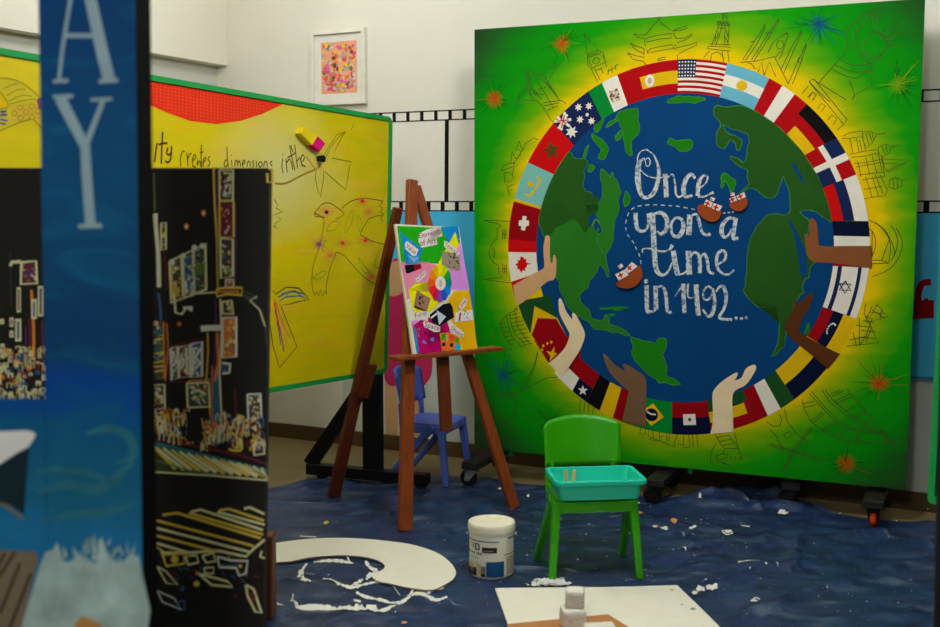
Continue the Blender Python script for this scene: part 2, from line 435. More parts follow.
land('painted_arctic_land', T(470, 100, 6.267, '445,640 515,460 600,340 627,330 650,360 690,380 720,370 735,400 710,460 715,560 790,610 800,627') + T(470, 200, 6.267, '800,60 720,210 690,150 630,130 540,170 500,240 455,195 432,110'), LAND2, 4, edge=False)
land('painted_labrador', T(470, 100, 6.267, '820,450 850,438 870,490 895,460 925,520 940,580 935,640') + T(470, 200, 6.267, '935,60 905,150 890,270 840,330 800,250 830,170 760,110 720,40 800,20 840,-30'), LAND, 4)
p = Paint(MB)
p.poly(T(470, 200, 6.267, '745,110 775,85 815,135 810,165 790,190 770,160 752,170'), OCEAN, 5, 4)
p.line(T(470, 200, 6.267, '765,165 790,120 815,150'), 2, EDGE, 6, 4)
p.build('painted_lake', mural)
land('painted_island', T(470, 100, 6.267, '760,215 800,225 862,290 858,330 830,372 808,358 820,305 770,242'), LAND3)
land('painted_island', T(470, 100, 6.267, '745,285 722,360 705,362 725,310'), LAND3)
land('painted_island', T(470, 100, 6.267, '755,400 780,425 757,448 745,430'), LAND3)
land('painted_island', T(470, 100, 6.267, '780,170 800,140 840,125 825,160 800,200'), LAND3)
land('painted_island', T(470, 100, 6.267, '860,165 880,130 935,90 930,115 890,150'), LAND3)
land('painted_island', T(470, 100, 6.267, '905,225 940,200 945,225 930,262'), LAND3)
land('painted_island', T(470, 130, 3.688, '572,230 592,250 585,275 570,280'), LAND3)
land('painted_greenland', T(620, 100, 6.267, '-15,110 0,80 105,52 108,130 120,200 75,258 72,345 40,325 20,240 0,160'), LAND3)
land('painted_polar_island', T(600, 10, 4.478, '300,410 340,390 400,388 450,395 468,408 400,416'), LAND3)
land('painted_iceland', T(620, 100, 6.267, '295,275 312,245 370,250 430,248 448,275 435,310 370,320 345,285'), LAND3)
z = [(714, 110), (719, 106.5), (738, 107), (752, 110), (773, 120), (783.5, 129), (804.5, 154.5), (817, 173.5), (824, 190), (830, 210), (832.5, 221)] + \
    T(770, 200, 6.267, '385,145 340,108 285,74 190,74 215,100 245,122 235,200 225,230 232,300 225,340 270,390 275,400 250,450 245,480 215,500 205,545 215,570') + \
    [(797, 297), (790, 315), (786, 334), (783, 347)] + T(740, 300, 3.485, '150,165 108,200 132,150 136,80 120,20') + \
    T(740, 130, 3.135, '112,548 60,552 15,512 20,470 24,380 45,320 78,272 105,264 140,266 158,235 148,165 132,150 110,208 82,212 60,192 40,182 18,186 8,200') + \
    [(741, 194), (743, 190), (747.5, 184), (748, 175), (746, 168.6), (736.5, 163.8), (730.5, 156), (738, 159), (743, 162), (747, 155)] + \
    T(620, 100, 6.267, '800,300 800,250 800,212 705,182 655,150 660,180 700,215 745,245 757,280 750,312 735,310 720,270 700,250 680,272 650,298 622,290 602,240 606,190 630,150 602,100')
land('painted_europe_and_africa', z, LAND2, 2, 4)
p = Paint(MB)
p.poly(T(770, 200, 6.267, '110,125 140,148 215,300 232,400 230,475 195,475 180,380 150,220'), OCEAN, 3, 3)
p.build('painted_sea', mural); p = Paint(MB)
p.poly(T(770, 100, 6.267, '135,385 170,420 215,510 220,528 190,500 150,430'), OCEAN, 3, 3)
p.build('painted_sea', mural)
land('painted_britain', T(620, 100, 6.267, '630,530 645,455 700,490 720,530 705,580 680,560 665,500 640,545'), LAND3, 3)
land('painted_south_america', T(620, 300, 6.267, '65,245 90,235 205,270 245,240 285,245 290,280 270,340 290,400 300,470 380,525 270,520 200,480 120,410 75,350 85,300'), LAND3)
for t in ('425,95 470,88 520,95 480,100', '450,112 480,110 470,120'): land('painted_caribbean_island', T(470, 280, 3.3, t), LAND3, edge=False)
land('painted_caribbean_island', T(620, 300, 6.267, '0,65 40,48 62,45 40,62'), LAND3, edge=False)
land('painted_coast', T(770, 300, 6.267, '205,200 245,150 255,165 230,215 250,200'), LAND3, edge=False)

# the ring of flags: every flag a curved cell between two traced edges
def pol(x, y):
    d = MB.uw(x, y)-GC; return math.atan2(d.y/RQ, d.x)
class Cell:
    def __init__(s, label, A, Bd, layer=2):
        """A, Bd: (outer pixel, inner pixel) of the first and last edge, clockwise"""
        s.a = (pol(*A[0]), pol(*A[1])); s.b = (pol(*Bd[0]), pol(*Bd[1])); s.label = label; s.p = Paint(MB); s.ly = layer
        f = lambda q, r: q + 2*math.pi*round((r-q)/(2*math.pi))
        s.a = (s.a[0], f(s.a[1], s.a[0])); s.b = (f(s.b[0], s.a[0]), f(s.b[1], s.a[0]))
    def at(s, u, t):
        a = s.a[1]+(s.a[0]-s.a[1])*t; e = s.b[1]+(s.b[0]-s.b[1])*t; g = a+(e-a)*u; r = RI+(RO-RI)*t
        return V((GC.x+r*math.cos(g), GC.y+RQ*r*math.sin(g)))
    def rect(s, u0, u1, t0, t1, m, dl=0, n=8):
        pts = [s.at(u0+(u1-u0)*i/n, t0) for i in range(n+1)] + [s.at(u1+(u0-u1)*i/n, t1) for i in range(n+1)]
        s.p.poly_uw(pts, m, s.ly+dl); return s
    def poly(s, pts, m, dl=1): s.p.poly_uw([s.at(*q) for q in pts], m, s.ly+dl); return s
    def star(s, u, t, R, m, n=5, k=.42, rot=0, dl=1, ring=False):
        c = s.at(u, t); pts = []
        for i in range(2*n):
            a = rot+math.pi*i/n+math.pi/2; rr_ = R if i % 2 == 0 else R*k; pts.append(c+V((math.cos(a), math.sin(a)))*rr_)
        if ring: s.p.line_uw(pts, R*.22, m, s.ly+dl, closed=True)
        else: s.p.poly_uw(pts, m, s.ly+dl)
        return s
    def disc(s, u, t, R, m, dl=1, n=18, ry=1):
        c = s.at(u, t); s.p.poly_uw([c+V((R*math.cos(2*math.pi*i/n), R*ry*math.sin(2*math.pi*i/n))) for i in range(n)], m, s.ly+dl); return s
    def done(s): return s.p.build('painted_flag', mural, s.label)
e_us0 = ((677.8, 59.8), (677.8, 94)); e_us1 = ((727.4, 63), (719.9, 96.5)); e_ar = ((769.5, 77.9), (754, 109.6)); e_pe = ((807.8, 103), (783.7, 129.8))
e_de = ((837.8, 137), (804.3, 155.3)); e_do = ((856.2, 174.6), (822.7, 187.8)); e_fr = ((868.1, 221.2), (831, 221.2)); e_nl = ((869.7, 268), (833.8, 265.9))
e_il = ((857, 318.8), (825.8, 308)); e_ve = ((838.9, 355), (810, 338)); e_co = ((794.7, 399.4), (777.8, 373.4)); e_it = ((755.4, 423.5), (744.7, 393.5))
e_li = ((711.8, 434), (707.4, 401.5)); e_ha = ((672.2, 432.7), (672.2, 400.7)); e_brz = ((622.9, 419.9), (630, 388.8)); e_be = ((587.6, 400.6), (600.3, 373.3))
c = Cell('flag of red and white stripes with a star-dotted blue corner', e_us0, e_us1)
for i in range(13): c.rect(0, 1, 1-(i+1)/13, 1-i/13, P_RED if i % 2 == 0 else P_WHITE)
c.rect(0, .38, .46, 1, P_NAVY, 1)
for i in range(6):
    for j in range(5): c.star(.035+.062*i, .52+.1*j, .006, P_WHITE, dl=2)
c.done()
c = Cell('pale blue and white flag with a yellow sun', e_us1, e_ar); c.rect(0, 1, 0, .36, P_SKY).rect(0, 1, .36, .68, P_WHITE).rect(0, 1, .68, 1, P_SKY).star(.47, .5, .027, P_YEL, 16, .75).done()
c = Cell('red, white and red upright striped flag', e_ar, e_pe); c.rect(0, .33, 0, 1, P_RED).rect(.33, .66, 0, 1, P_WHITE).rect(.66, 1, 0, 1, P_RED).done()
c = Cell('black, red and yellow flag', e_pe, e_de); c.rect(0, 1, .64, 1, P_BLACK).rect(0, 1, .33, .64, P_RED).rect(0, 1, 0, .33, P_YEL); c.rect(0, .16, .0, .45, P_RED, 1); c.done()
c = Cell('red and navy quartered flag with a white cross', e_de, e_do)
c.rect(0, .42, .57, 1, P_NAVY).rect(0, .42, 0, .43, P_RED).rect(.58, 1, 0, .43, P_NAVY).rect(.58, 1, .57, 1, P_RED).rect(.42, .6, 0, 1, P_WHITE).rect(0, 1, .42, .58, P_WHITE, 1).done()
c = Cell('red, navy and white flag', e_do, e_fr); c.rect(0, 1, .62, 1, P_WHITE).rect(0, 1, .32, .62, P_NAVY).rect(0, 1, 0, .32, P_BRED).done()
c = Cell('navy, white and red flag behind the brown painted arm', e_fr, e_nl); c.rect(0, .33, 0, 1, P_DNAVY).rect(.33, .67, 0, 1, P_WHITE).rect(.67, 1, 0, 1, P_DRED).done()
c = Cell('white flag with two navy stripes and a six-pointed star', e_nl, e_il); c.rect(0, 1, 0, 1, P_WHITE).rect(0, 1, .14, .26, P_NAVY, 1).rect(0, 1, .71, .81, P_NAVY, 1)
for rot in (0, math.pi/3):
    q = c.at(.44, .44); c.p.line_uw([q+V((math.cos(rot+math.pi/2+2*math.pi*i/3), math.sin(rot+math.pi/2+2*math.pi*i/3)))*.027 for i in range(3)], .006, P_NAVY, c.ly+2, closed=True)
c.done()
c = Cell('red, navy and yellow flag with a white arc of stars', e_il, e_ve); c.rect(0, 1, 0, .33, P_DRED).rect(0, 1, .33, .63, P_DNAVY).rect(0, 1, .63, 1, P_YEL)
for i in range(8): c.disc(.5+.17*math.cos(math.pi*i/7+.5), .47-.1*math.sin(math.pi*i/7+.5)+.02, .004, P_WHITE)
c.done()
c = Cell('yellow and dark navy flag', e_ve, e_co); c.rect(0, 1, 0, .5, P_YEL).rect(0, 1, .5, 1, P_DNAVY).done()
c = Cell('dark green, white and red upright striped flag', e_co, e_it); c.rect(0, .36, 0, 1, P_DGREEN).rect(.36, .68, 0, 1, P_WHITE).rect(.68, 1, 0, 1, P_DRED).done()
c = Cell('green, yellow and red flag behind the pale painted hand', e_it, e_li); c.rect(0, 1, 0, .35, P_DGREEN).rect(0, 1, .35, .68, P_YEL).rect(0, 1, .68, 1, P_DRED).rect(0, .09, .3, 1, P_DRED, 1).done()
c = Cell('crimson and navy flag with a white square', e_li, e_ha); c.rect(0, 1, .48, 1, P_DNAVY).rect(0, 1, 0, .48, P_DRED).rect(.37, .7, .36, .7, P_WHITE, 1).disc(.53, .53, .008, P_OLIVE, 2).done()
c = Cell('green flag with a yellow diamond and navy disc', e_ha, e_brz); c.rect(0, 1, 0, 1, P_FGREEN).poly([(.17, .5), (.42, .13), (.66, .5), (.42, .85)], P_YEL).disc(.43, .5, .031, P_DNAVY, 2)
c.p.line([(647, 411.5), (651, 414), (656, 414.5)], 1.6, P_WHITE, c.ly+3); c.done()
c = Cell('black, yellow and red upright striped flag', e_brz, e_be); c.rect(0, .25, 0, 1, P_DRED).rect(.25, .62, 0, 1, P_YEL).rect(.62, 1, 0, 1, P_BLACK).done()
c = Cell('red and white flag with a white star on navy', e_be, ((556, 372), (573, 347))); c.rect(0, 1, 0, .52, P_DRED).rect(0, .42, .52, 1, P_DNAVY).rect(.42, 1, .52, 1, P_WHITE).star(.2, .76, .027, P_WHITE).done()
p = Paint(MB); p.poly(T(470, 300, 6.267, '610,225 700,330 660,400 570,480 490,390 400,250'), P_DRED, 2)
p.poly(T(470, 300, 6.267, '405,38 548,114 610,235 500,392 383,215'), P_YEL, 3); p.poly(T(470, 300, 6.267, '425,113 542,118 612,238 500,392 387,218'), P_DRED, 4)
p.poly(T(470, 300, 6.267, '480,320 510,325 530,290 530,330 548,335 520,360 500,385 505,350'), P_YEL, 5)
for a in ('452,312', '460,287', '486,272', '510,264'): q = T(470, 300, 6.267, a)[0]; p.disc(q[0], q[1], 1.4, P_YEL, 5, 6)
p.build('painted_flag', mural, 'red flag with small yellow stars and a peaked yellow edge')
p = Paint(MB); p.poly(T(470, 300, 6.267, '303,32 340,0 500,-30 545,110 405,38 380,212 330,110'), P_DGREEN, 2); p.build('painted_flag', mural, 'plain dark green flag patch under the peach arm')
e_ca1 = ((514, 300), (541, 285)); e_ca0 = ((509.2, 252), (537, 252.5)); e_sw = ((514.7, 201.4), (539.6, 209)); e_kz = ((529, 163), (552.3, 173.4)); e_mo = ((553.8, 123.1), (572.1, 143.1))
e_au = ((588.9, 92.2), (600.8, 117)); e_mx = ((630, 70), (639, 100.4))
c = Cell('white flag with a red maple leaf', e_ca1, e_ca0); c.rect(0, .38, 0, 1, P_BRED).rect(.38, 1, 0, 1, P_WHITE)
c.p.poly(T(470, 200, 6.267, '283,405 303,392 298,375 312,380 318,352 335,360 342,372 355,368 352,388 362,395 380,398 380,402 360,404 355,420 345,430 348,445 330,440 325,458 310,435 295,430 300,415'), P_BRED, c.ly+1); c.done()
c = Cell('crimson flag with a white cross', e_ca0, e_sw); c.rect(0, .25, 0, 1, P_BRED).rect(.25, 1, 0, 1, P_DRED)
c.p.poly(T(470, 200, 6.267, '330,100 355,102 352,125 370,130 370,160 350,165 345,192 320,188 322,165 305,160 308,128 328,125'), P_WHITE, c.ly+1, 0); c.done()
c = Cell('turquoise flag with a yellow sun and leaf curve', e_sw, e_kz); c.rect(0, .07, 0, 1, P_YEL).rect(.07, 1, 0, 1, P_TURQ)
c.p.disc(530.6, 184.5, 3, P_YEL, c.ly+1); c.p.line(T(470, 100, 6.267, '425,480 435,505 425,540 400,570 375,590'), [2, 2.6, 2.2, 1.8, 1], P_YEL, c.ly+1, 4); c.p.line(T(470, 100, 6.267, '345,590 375,600 400,580'), 1.8, P_YEL, c.ly+1); c.done()
c = Cell('red flag with a dark five-pointed star', e_kz, e_mo); c.rect(0, 1, 0, 1, P_BRED); c.star(.5, .5, .047, P_OLIVE, 5, .45, .2); c.done()
c = Cell('navy flag with white stars and a small crossed corner', e_mo, e_au); c.rect(0, 1, 0, 1, P_NAVY)
for x, y, R_ in ((680, 45, .02), (745, 38, .02), (690, 122, .02), (762, 132, .02), (735, 92, .011), (637, 200, .032)):
    q = MB.uw(470+x/6.267, 100+y/6.267); c.p.poly_uw([q+V((math.cos(math.pi*i/7), math.sin(math.pi*i/7)))*(R_ if i % 2 == 0 else R_*.5) for i in range(14)], P_WHITE, c.ly+1)
for t in ('530,135 635,122', '595,75 572,190', '545,105 625,165', '555,180 610,90'): c.p.line(T(470, 100, 6.267, t), 2.6, P_WHITE, c.ly+1)
for t in ('545,133 620,125', '592,95 575,175', '565,115 605,150'): c.p.line(T(470, 100, 6.267, t), 1.1, P_BRED, c.ly+2)
c.done()
c = Cell('green, white and red flag with a faded crest', e_au, e_mx); c.rect(0, .34, 0, 1, P_FGREEN).rect(.34, .71, 0, 1, P_WHITE).rect(.71, 1, 0, 1, P_RED)
FADE = paint('faded crest', (190, 150, 130), 1.3)
for i in range(40): c.disc(.5+random.uniform(-.1, .1), .45+random.uniform(-.18, .18), random.uniform(.003, .007), random.choice([FADE, FADE, P_OLIVE]), 1, 6)
c.done()
c = Cell('yellow flag with red bands and a white crest', e_mx, e_us0); c.rect(0, 1, .68, 1, P_RED).rect(0, 1, .3, .68, P_YEL).rect(0, 1, 0, .3, P_RED).rect(0, .16, 0, 1, P_RED, 1).disc(.36, .5, .022, P_WHITE, 2, ry=1.3).disc(.36, .5, .01, FADE, 3, ry=1.5).done()

# painted hands holding the globe
def hand(pts, m, label):
    q = []; n_ = len(pts)
    for i, a in enumerate(pts):
        d = MB.uw(*a)-GC; r_ = V((d.x, d.y/RQ)).length; u1 = (V(a)-V(pts[i-1])).normalized(); u2 = (V(pts[(i+1) % n_])-V(a)).normalized()
        q += [a]*(3 if r_ > RO-.05 and u1.dot(u2) < .75 else 1)
    p = Paint(MB); q = smooth_pts(q, 4, True); q = [a for i, a in enumerate(q) if (V(a)-V(q[i-1])).length > .35]; p.poly(q, m, 8); p.build('painted_hand', mural, label)
hand(T(470, 200, 6.267, '272,535 380,472 455,432 466,405 461,300 474,232 488,222 502,240 502,340 511,395 520,385 523,350 534,346 542,380 540,460 524,500 478,517 360,620 303,660 280,600'), SK_P, 'peach painted hand and forearm')
hand(T(470, 300, 6.267, '495,395 560,340 602,288 625,220 610,180 565,92 556,20 558,-5 570,-10 590,32 605,72 640,118 641,90 650,80 668,98 692,142 717,195 719,237 690,312 640,390 575,487 535,440'), SK_L, 'pale painted hand and forearm by the red flags')
hand(T(470, 280, 3.3, '440,245 455,253 475,276 511,300 504,278 521,280 546,296 580,325 581,400 580,482 540,478 506,464 518,410 526,370 500,346 460,302'), SK_G, 'taupe painted hand with bent wrist')
hand(T(620, 300, 6.267, '835,405 853,415 845,450 790,530 712,580 706,700 705,826 575,838 583,720 580,600 592,560 640,510 725,455 738,465 727,490 716,502 760,488 790,430'), SK_L, 'pale painted hand at the bottom of the ring')
hand(T(740, 300, 3.485, '192,-4 186,30 161,80 159,105 186,140 262,202 307,239 346,187 302,165 222,121 208,105 214,70 244,22 256,-25 238,-18 205,10'), SK_D, 'dark brown painted hand and forearm')
hand(T(770, 200, 6.267, '250,124 270,117 290,138 300,200 305,262 325,289 480,288 626,288 626,425 400,396 270,386 237,345 226,290 217,220 228,212 242,226 248,200'), SK_B, 'brown painted hand and forearm')

# lettering in chalky white
def strokes(name, ox, oy, sc, items):
    p = Paint(MB)
    for w, t in items:
        pts = T(ox, oy, sc, t); ws = [a/sc*1.1 for a in (w if isinstance(w, tuple) else (w,)*len(pts))]
        if len(pts) == 1: p.disc(pts[0][0], pts[0][1], ws[0]/2, CHALK, 7)
        else: p.line(pts, list(ws), CHALK, 7, 4)
    p.build(name, mural)
strokes('painted_word', 620, 100, 6.267, [
    ((5, 6, 6, 5, 5, 6, 8, 26, 34, 30, 22, 20, 24, 24, 18, 8, 7), '165,372 178,362 190,385 182,415 165,410 160,385 150,365 120,400 112,470 118,540 135,595 165,612 210,585 238,510 243,430 215,350 170,312'),
    ((7, 6, 6, 6), '172,312 138,318 114,350 110,400'), ((5, 6, 7, 8, 7, 5), '132,440 165,472 215,488 255,488 280,480 300,468'),
    (27, '284,462 288,530 292,610'), ((8, 8, 10, 11, 12, 8), '296,490 330,465 345,520 352,590 372,608 400,590'),
    ((14, 18, 24, 26, 22, 12), '472,492 450,466 418,490 398,555 412,604 455,598'), (24, '500,495 490,550 488,600'), ((8, 8, 10, 12, 18), '488,560 535,525 550,482 525,474 502,500'), ((14, 9, 10, 18), '490,605 530,605 565,588 588,578')])
strokes('painted_word', 620, 200, 6.267, [
    ((24, 24, 18, 14, 16, 20), '98,80 105,165 130,195 165,185 180,140 178,84'), ((30, 30, 30, 28, 24, 14, 12, 10, 8), '203,78 210,200 216,320 226,425 245,460 275,470 305,445 320,410 325,392'),
    ((12, 22, 26, 26, 18, 10), '215,88 262,80 296,125 290,185 258,213 232,195'), ((14, 14, 16, 24, 26, 18, 14), '352,108 322,150 330,215 365,228 396,185 390,125 352,108'),
    (30, '438,92 436,150 432,220'), ((12, 14, 18, 16, 14, 18), '448,98 480,90 498,140 512,195 540,220 568,212')])
strokes('painted_word', 620, 200, 6.267, [((16, 18, 24, 24, 14, 14), '722,118 680,115 642,160 640,215 668,232 704,180'), ((22, 22, 22, 16), '728,112 716,180 712,240 742,236')])
strokes('painted_word', 620, 200, 6.267, [
    ((8, 8, 9, 10, 12, 22), '142,330 146,306 200,306 262,322 308,312 330,282'), ((28, 30, 30, 24), '335,318 346,395 358,450 366,468'), ((10, 10, 10), '366,468 400,460 422,440'),
    (32, '430,318 432,400 436,468'), ((10, 14, 20, 22, 22), '444,352 468,328 495,350 502,410 500,458'), ((10, 14, 18, 16, 14), '506,362 530,336 548,380 558,445 590,462'),
    ((12, 14, 16, 18, 18, 16, 12, 12), '612,404 658,372 660,328 628,320 606,368 614,430 652,464 690,464'), ((12, 12), '690,464 714,436')])
strokes('painted_word', 625, 270, 6.963, [((28,), '148,78'), ((28, 26, 18, 14, 20), '152,105 155,275 178,290 205,284 215,268'), (28, '214,110 216,200 218,275'), ((12, 16, 22, 20, 16), '226,122 256,114 284,160 296,285 326,290')])
strokes('painted_word', 625, 270, 6.963, [((8, 8), '350,182 405,98'), (26, '406,95 410,200 415,300'), ((14, 10, 9), '440,92 440,186 490,190'), (30, '496,100 502,210 512,318'),
    (13, '605,130 576,113 546,150 550,198 580,206 610,170 615,128'), ((14, 22, 24, 18, 12), '614,135 626,220 610,300 580,322 542,274'), ((10, 16, 22, 22, 18, 18, 18), '635,152 660,116 690,122 706,190 690,270 658,334 746,345'),
    ((20,), '775,333'), ((20,), '812,338'), ((20,), '845,332')])
# dashed sailing route
p = Paint(MB)
q = smooth_pts([MB.uw(*a)[:] for a in T(620, 200, 6.267, '470,60 420,50 370,40 315,35 265,32 210,30 150,33 95,45 60,75 42,120 36,160 45,210 70,245 90,275 105,310 122,345 130,380 135,412')], 12)
acc = 0; on = True; cur = [V(q[0])]
for a, e in zip(q, q[1:]):
    a, e = V(a), V(e); acc += (e-a).length; cur.append(e)
    if acc > .0165:
        if on and len(cur) > 1: p.line_uw(cur, .0048, CHALK, 7)
        on = not on; acc = 0; cur = [e]
p.build('painted_route', mural); p = Paint(MB)
for t in ('645,82 662,80', '675,79 690,78', '702,76 716,74'): p.line(T(620, 200, 6.267, t), 1.4, CHALK, 7)
p.build('painted_route', mural)
# three little glued-on ships
HULL = paint('ship hull brown', (160, 74, 32), .95); SAIL = paint('ship sail white', (226, 214, 200), 1.2)
def ship(ox, oy, sc, hull, sails, flag, label):
    bm = B(); pts = smooth_pts(T(ox, oy, sc, hull), 4, True); prism(bm, [MB.pxn(*a, .016) for a in pts], MB.N*-.01)
    h = obj('glued_ship', bm, HULL, mural, label=label)
    for s_, in_ in ((sails[0], .019), (sails[1], .019), (flag, .018)):
        pts = T(ox, oy, sc, s_); bm = B(); prism(bm, [MB.pxn(*a, in_) for a in pts], MB.N*-.006); o = obj('sail' if s_ is not flag else 'pennant', bm, SAIL, h)
        cx_ = sum(a[0] for a in pts)/len(pts); cy_ = sum(a[1] for a in pts)/len(pts); ex = V((pts[1][0]-pts[0][0], pts[1][1]-pts[0][1])).normalized(); ey = V((-ex.y, ex.x)); k_ = 2.6 if s_ is not flag else 1
        p = Paint(MB, base=in_+.0005)
        p.line([(cx_-ex.x*k_, cy_-ex.y*k_), (cx_+ex.x*k_, cy_+ex.y*k_)], k_*.6, P_BRED); p.line([(cx_-ey.x*k_, cy_-ey.y*k_), (cx_+ey.x*k_, cy_+ey.y*k_)], k_*.6, P_BRED, 1)
        for m_ in p.mats: pass
        me = o.data
        p.bm.transform(ROOTM[mural.name].inverted()); t = bmesh.new(); t.from_mesh(me); n0 = len(t.verts)
        mp_ = {v: t.verts.new(v.co) for v in p.bm.verts}
        for f in p.bm.faces: t.faces.new([mp_[v] for v in f.verts]).material_index = 1
        t.to_mesh(me); t.free(); p.bm.free(); me.materials.append(P_BRED)
ship(600, 240, 11.4, '220,455 320,400 430,305 460,310 482,380 470,445 420,512 340,550 240,545 192,522 183,490 210,487', ('172,392 280,338 326,400 212,462', '284,336 360,250 425,302 326,378'), '200,300 240,270 265,300 230,330', 'brown glued-on ship by the word time')
ship(685, 175, 11.4, '150,350 220,335 310,385 400,400 412,450 370,512 300,532 220,502 150,425', ('242,278 315,315 295,372 214,336', '325,320 426,355 390,412 305,380'), '295,250 345,265 325,300 285,285', 'brown glued-on ship after the word once')
ship(685, 175, 11.4, '510,320 580,305 690,262 712,312 690,372 630,410 560,402 515,362', ('503,272 570,240 592,290 525,316', '585,240 672,195 692,250 607,287'), '520,205 560,200 565,235 520,240', 'smallest glued-on ship, nearest the eastern coast')
# ------------------------------------------------------------------ thin landmark drawings on the mural
def sketch(label, items, w=.72):
    p = Paint(MB)
    for it in items:
        ox, oy, sc, txts, sm = it
        for t in txts: p.line(T(ox, oy, sc, t), w, INK, 1, sm)
    p.build('drawn_landmark', mural, label)
sketch('line drawing of a tiered pagoda', [(620, 0, 6.267, ['85,215 110,235 155,240 155,265 160,290', '160,220 200,170 245,120 260,145 320,190', '85,210 120,222 165,215', '330,195 380,190 425,175 418,160 370,178 330,190', '235,115 245,105 258,115 245,130 235,115',
    '165,240 250,218 325,210 325,238 250,245 170,262 165,240', '335,205 350,240', '345,240 400,240 455,212 450,225 400,255 360,268', '65,270 100,290 155,305', '65,270 90,305 150,338', '150,305 152,345', '190,305 260,290 330,280 332,305 260,315 190,330 190,305', '335,300 345,280 358,300 345,310 335,300',
    '360,300 420,285 485,265 482,282 430,305 370,335', '48,332 100,350 155,360', '48,332 80,372 150,385 160,405', '235,375 260,360 290,362', '235,380 285,372', '360,345 362,370', '165,310 180,335', '185,308 170,335'], 0)])
sketch('line drawing of an iron lattice tower', [(620, 0, 6.267, ['655,80 640,130', '665,80 672,130', '610,135 690,140 688,160 608,155 610,135', '620,160 600,215 575,285', '640,160 622,225 600,285', '660,165 655,230 658,285', '685,165 680,230 675,285', '550,290 690,295 690,320 548,305 550,290', '560,275 690,280', '560,320 525,360', '640,320 650,390', '565,390 575,340 610,325 640,345 650,385',
    '675,320 685,390', '625,175 655,178', '618,200 608,240', '600,225 595,270', '665,190 678,230', '660,230 676,270', '612,145 688,152', '625,130 640,158', '645,133 660,160', '665,133 680,160', '640,80 648,120 660,100'], 0)])
sketch('line drawing of a domed hall with slim towers', [(740, 0, 3.92, ['0,245 60,240 135,222', '135,222 190,330', '10,235 55,165 95,105', '20,240 65,175 98,108', '92,100 98,95 103,102 97,108 92,100', '45,235 110,135 150,75', '55,238 118,140 152,80', '148,72 152,85', '110,205 130,165 180,130 188,140 165,210', '180,125 188,135', '142,175 150,160 165,160 172,175 165,190 150,192 142,175', '160,275 200,190 240,120', '172,285 210,200 243,125', '190,325 215,270 240,215 260,172', '205,330 235,255 262,178',
    '225,240 232,225 245,232 238,248 225,240', '30,245 45,250 60,270', '70,285 85,245 95,300', '95,295 115,240 140,300', '40,165 60,160', '100,130 120,128', '140,225 160,200 165,215 150,235'], 0)])
sketch('line drawing of a robed figure with a raised arm and spiked crown', [(770, 0, 6.267, ['598,70 625,125 690,195 680,110', '610,70 660,120 685,100', '590,90 520,150 485,200 480,275 545,268', '600,120 540,200 532,250', '640,60 690,20 705,40 690,85 665,95 640,60', '480,275 472,330 385,430 410,445 480,480 545,490 630,440 640,420',
    '440,375 510,410 570,410 620,400', '410,408 480,440 550,455 620,440', '545,268 555,330 600,380 640,410', '385,430 300,525', '640,200 600,250 585,300 610,345 660,358 710,330 735,280 720,240 680,205 640,200', '640,195 690,205 735,245 735,285 700,340 640,400 620,390', '570,330 600,360 625,380', '740,220 805,130 735,190', '745,260 850,190 740,240', '740,290 860,295 750,270',
    '640,420 635,540 530,595 500,505', '530,595 515,627', '245,510 265,495 480,627', '245,510 290,560 375,640', '200,590 240,540', '235,610 265,580 290,600 265,627']
    , 0), (740, 0, 3.92, ['420,470 405,485 270,320 290,310 420,470', '410,485 380,510', '270,385 285,360 300,370 285,395', '305,425 320,405 335,415 320,437', '345,470 360,450 380,465 365,490'], 0)])
sketch('line drawing of a cathedral with onion domes', [(770, 100, 6.267, ['460,225 500,205 580,195', '580,200 640,200 670,215 640,270 605,300 585,260 580,200', '600,210 620,280', '620,205 640,260', '640,205 650,250', '670,215 725,208', '450,240 500,240 580,230 600,320', '500,240 520,330', '540,240 560,330', '560,250 580,330', '500,340 600,320 670,310',
    '680,295 720,275 760,290 750,330 710,355 680,340 680,295', '700,285 720,340', '725,280 735,330', '760,295 815,280', '510,360 600,350 690,330', '530,400 640,385 700,370', '700,350 720,430 745,450', '710,370 880,378 745,455', '720,400 800,400', '740,440 850,390', '540,420 700,390', '560,470 640,460 720,450', '550,380 570,480', '600,360 625,470', '640,350 670,460', '680,340 700,440',
    '750,500 790,485 830,505 825,540 780,560 745,545 750,500', '770,492 775,555', '795,490 800,550', '830,505 870,490', '590,620 640,610 720,600 740,560', '640,480 680,600', '600,480 640,610', '660,470 710,590', '690,470 735,560', '580,500 720,480', '590,560 700,540', '700,360 720,480'], 0)], .62)
sketch('line drawing of a curved sail-shaped tower', [(770, 200, 6.267, ['620,125 690,165 740,230 755,300 745,390', '620,175 650,210 662,270 650,330 630,370', '660,140 720,190 760,260 780,330 760,380', '755,160 785,200 800,260 790,320 760,380', '790,175 825,240 825,310 790,390 730,445 640,480', '628,380 690,378 745,395', '628,400 745,395', '700,380 750,240', '640,190 640,350'], 4)])
sketch('line drawing of stepped pyramids', [(770, 300, 6.267, ['670,28 740,105 610,140 670,28', '620,140 680,268 480,290', '600,100 640,120 600,230 560,285', '640,60 720,115', '700,60 690,120', '625,75 715,85', '640,170 600,260', '570,190 660,200', '550,235 670,240', '600,20 590,90 620,140', '580,130 650,140', '540,160 620,170', '560,110 560,280', '520,200 540,280', '500,250 610,225', '640,40 600,130'], 0)])
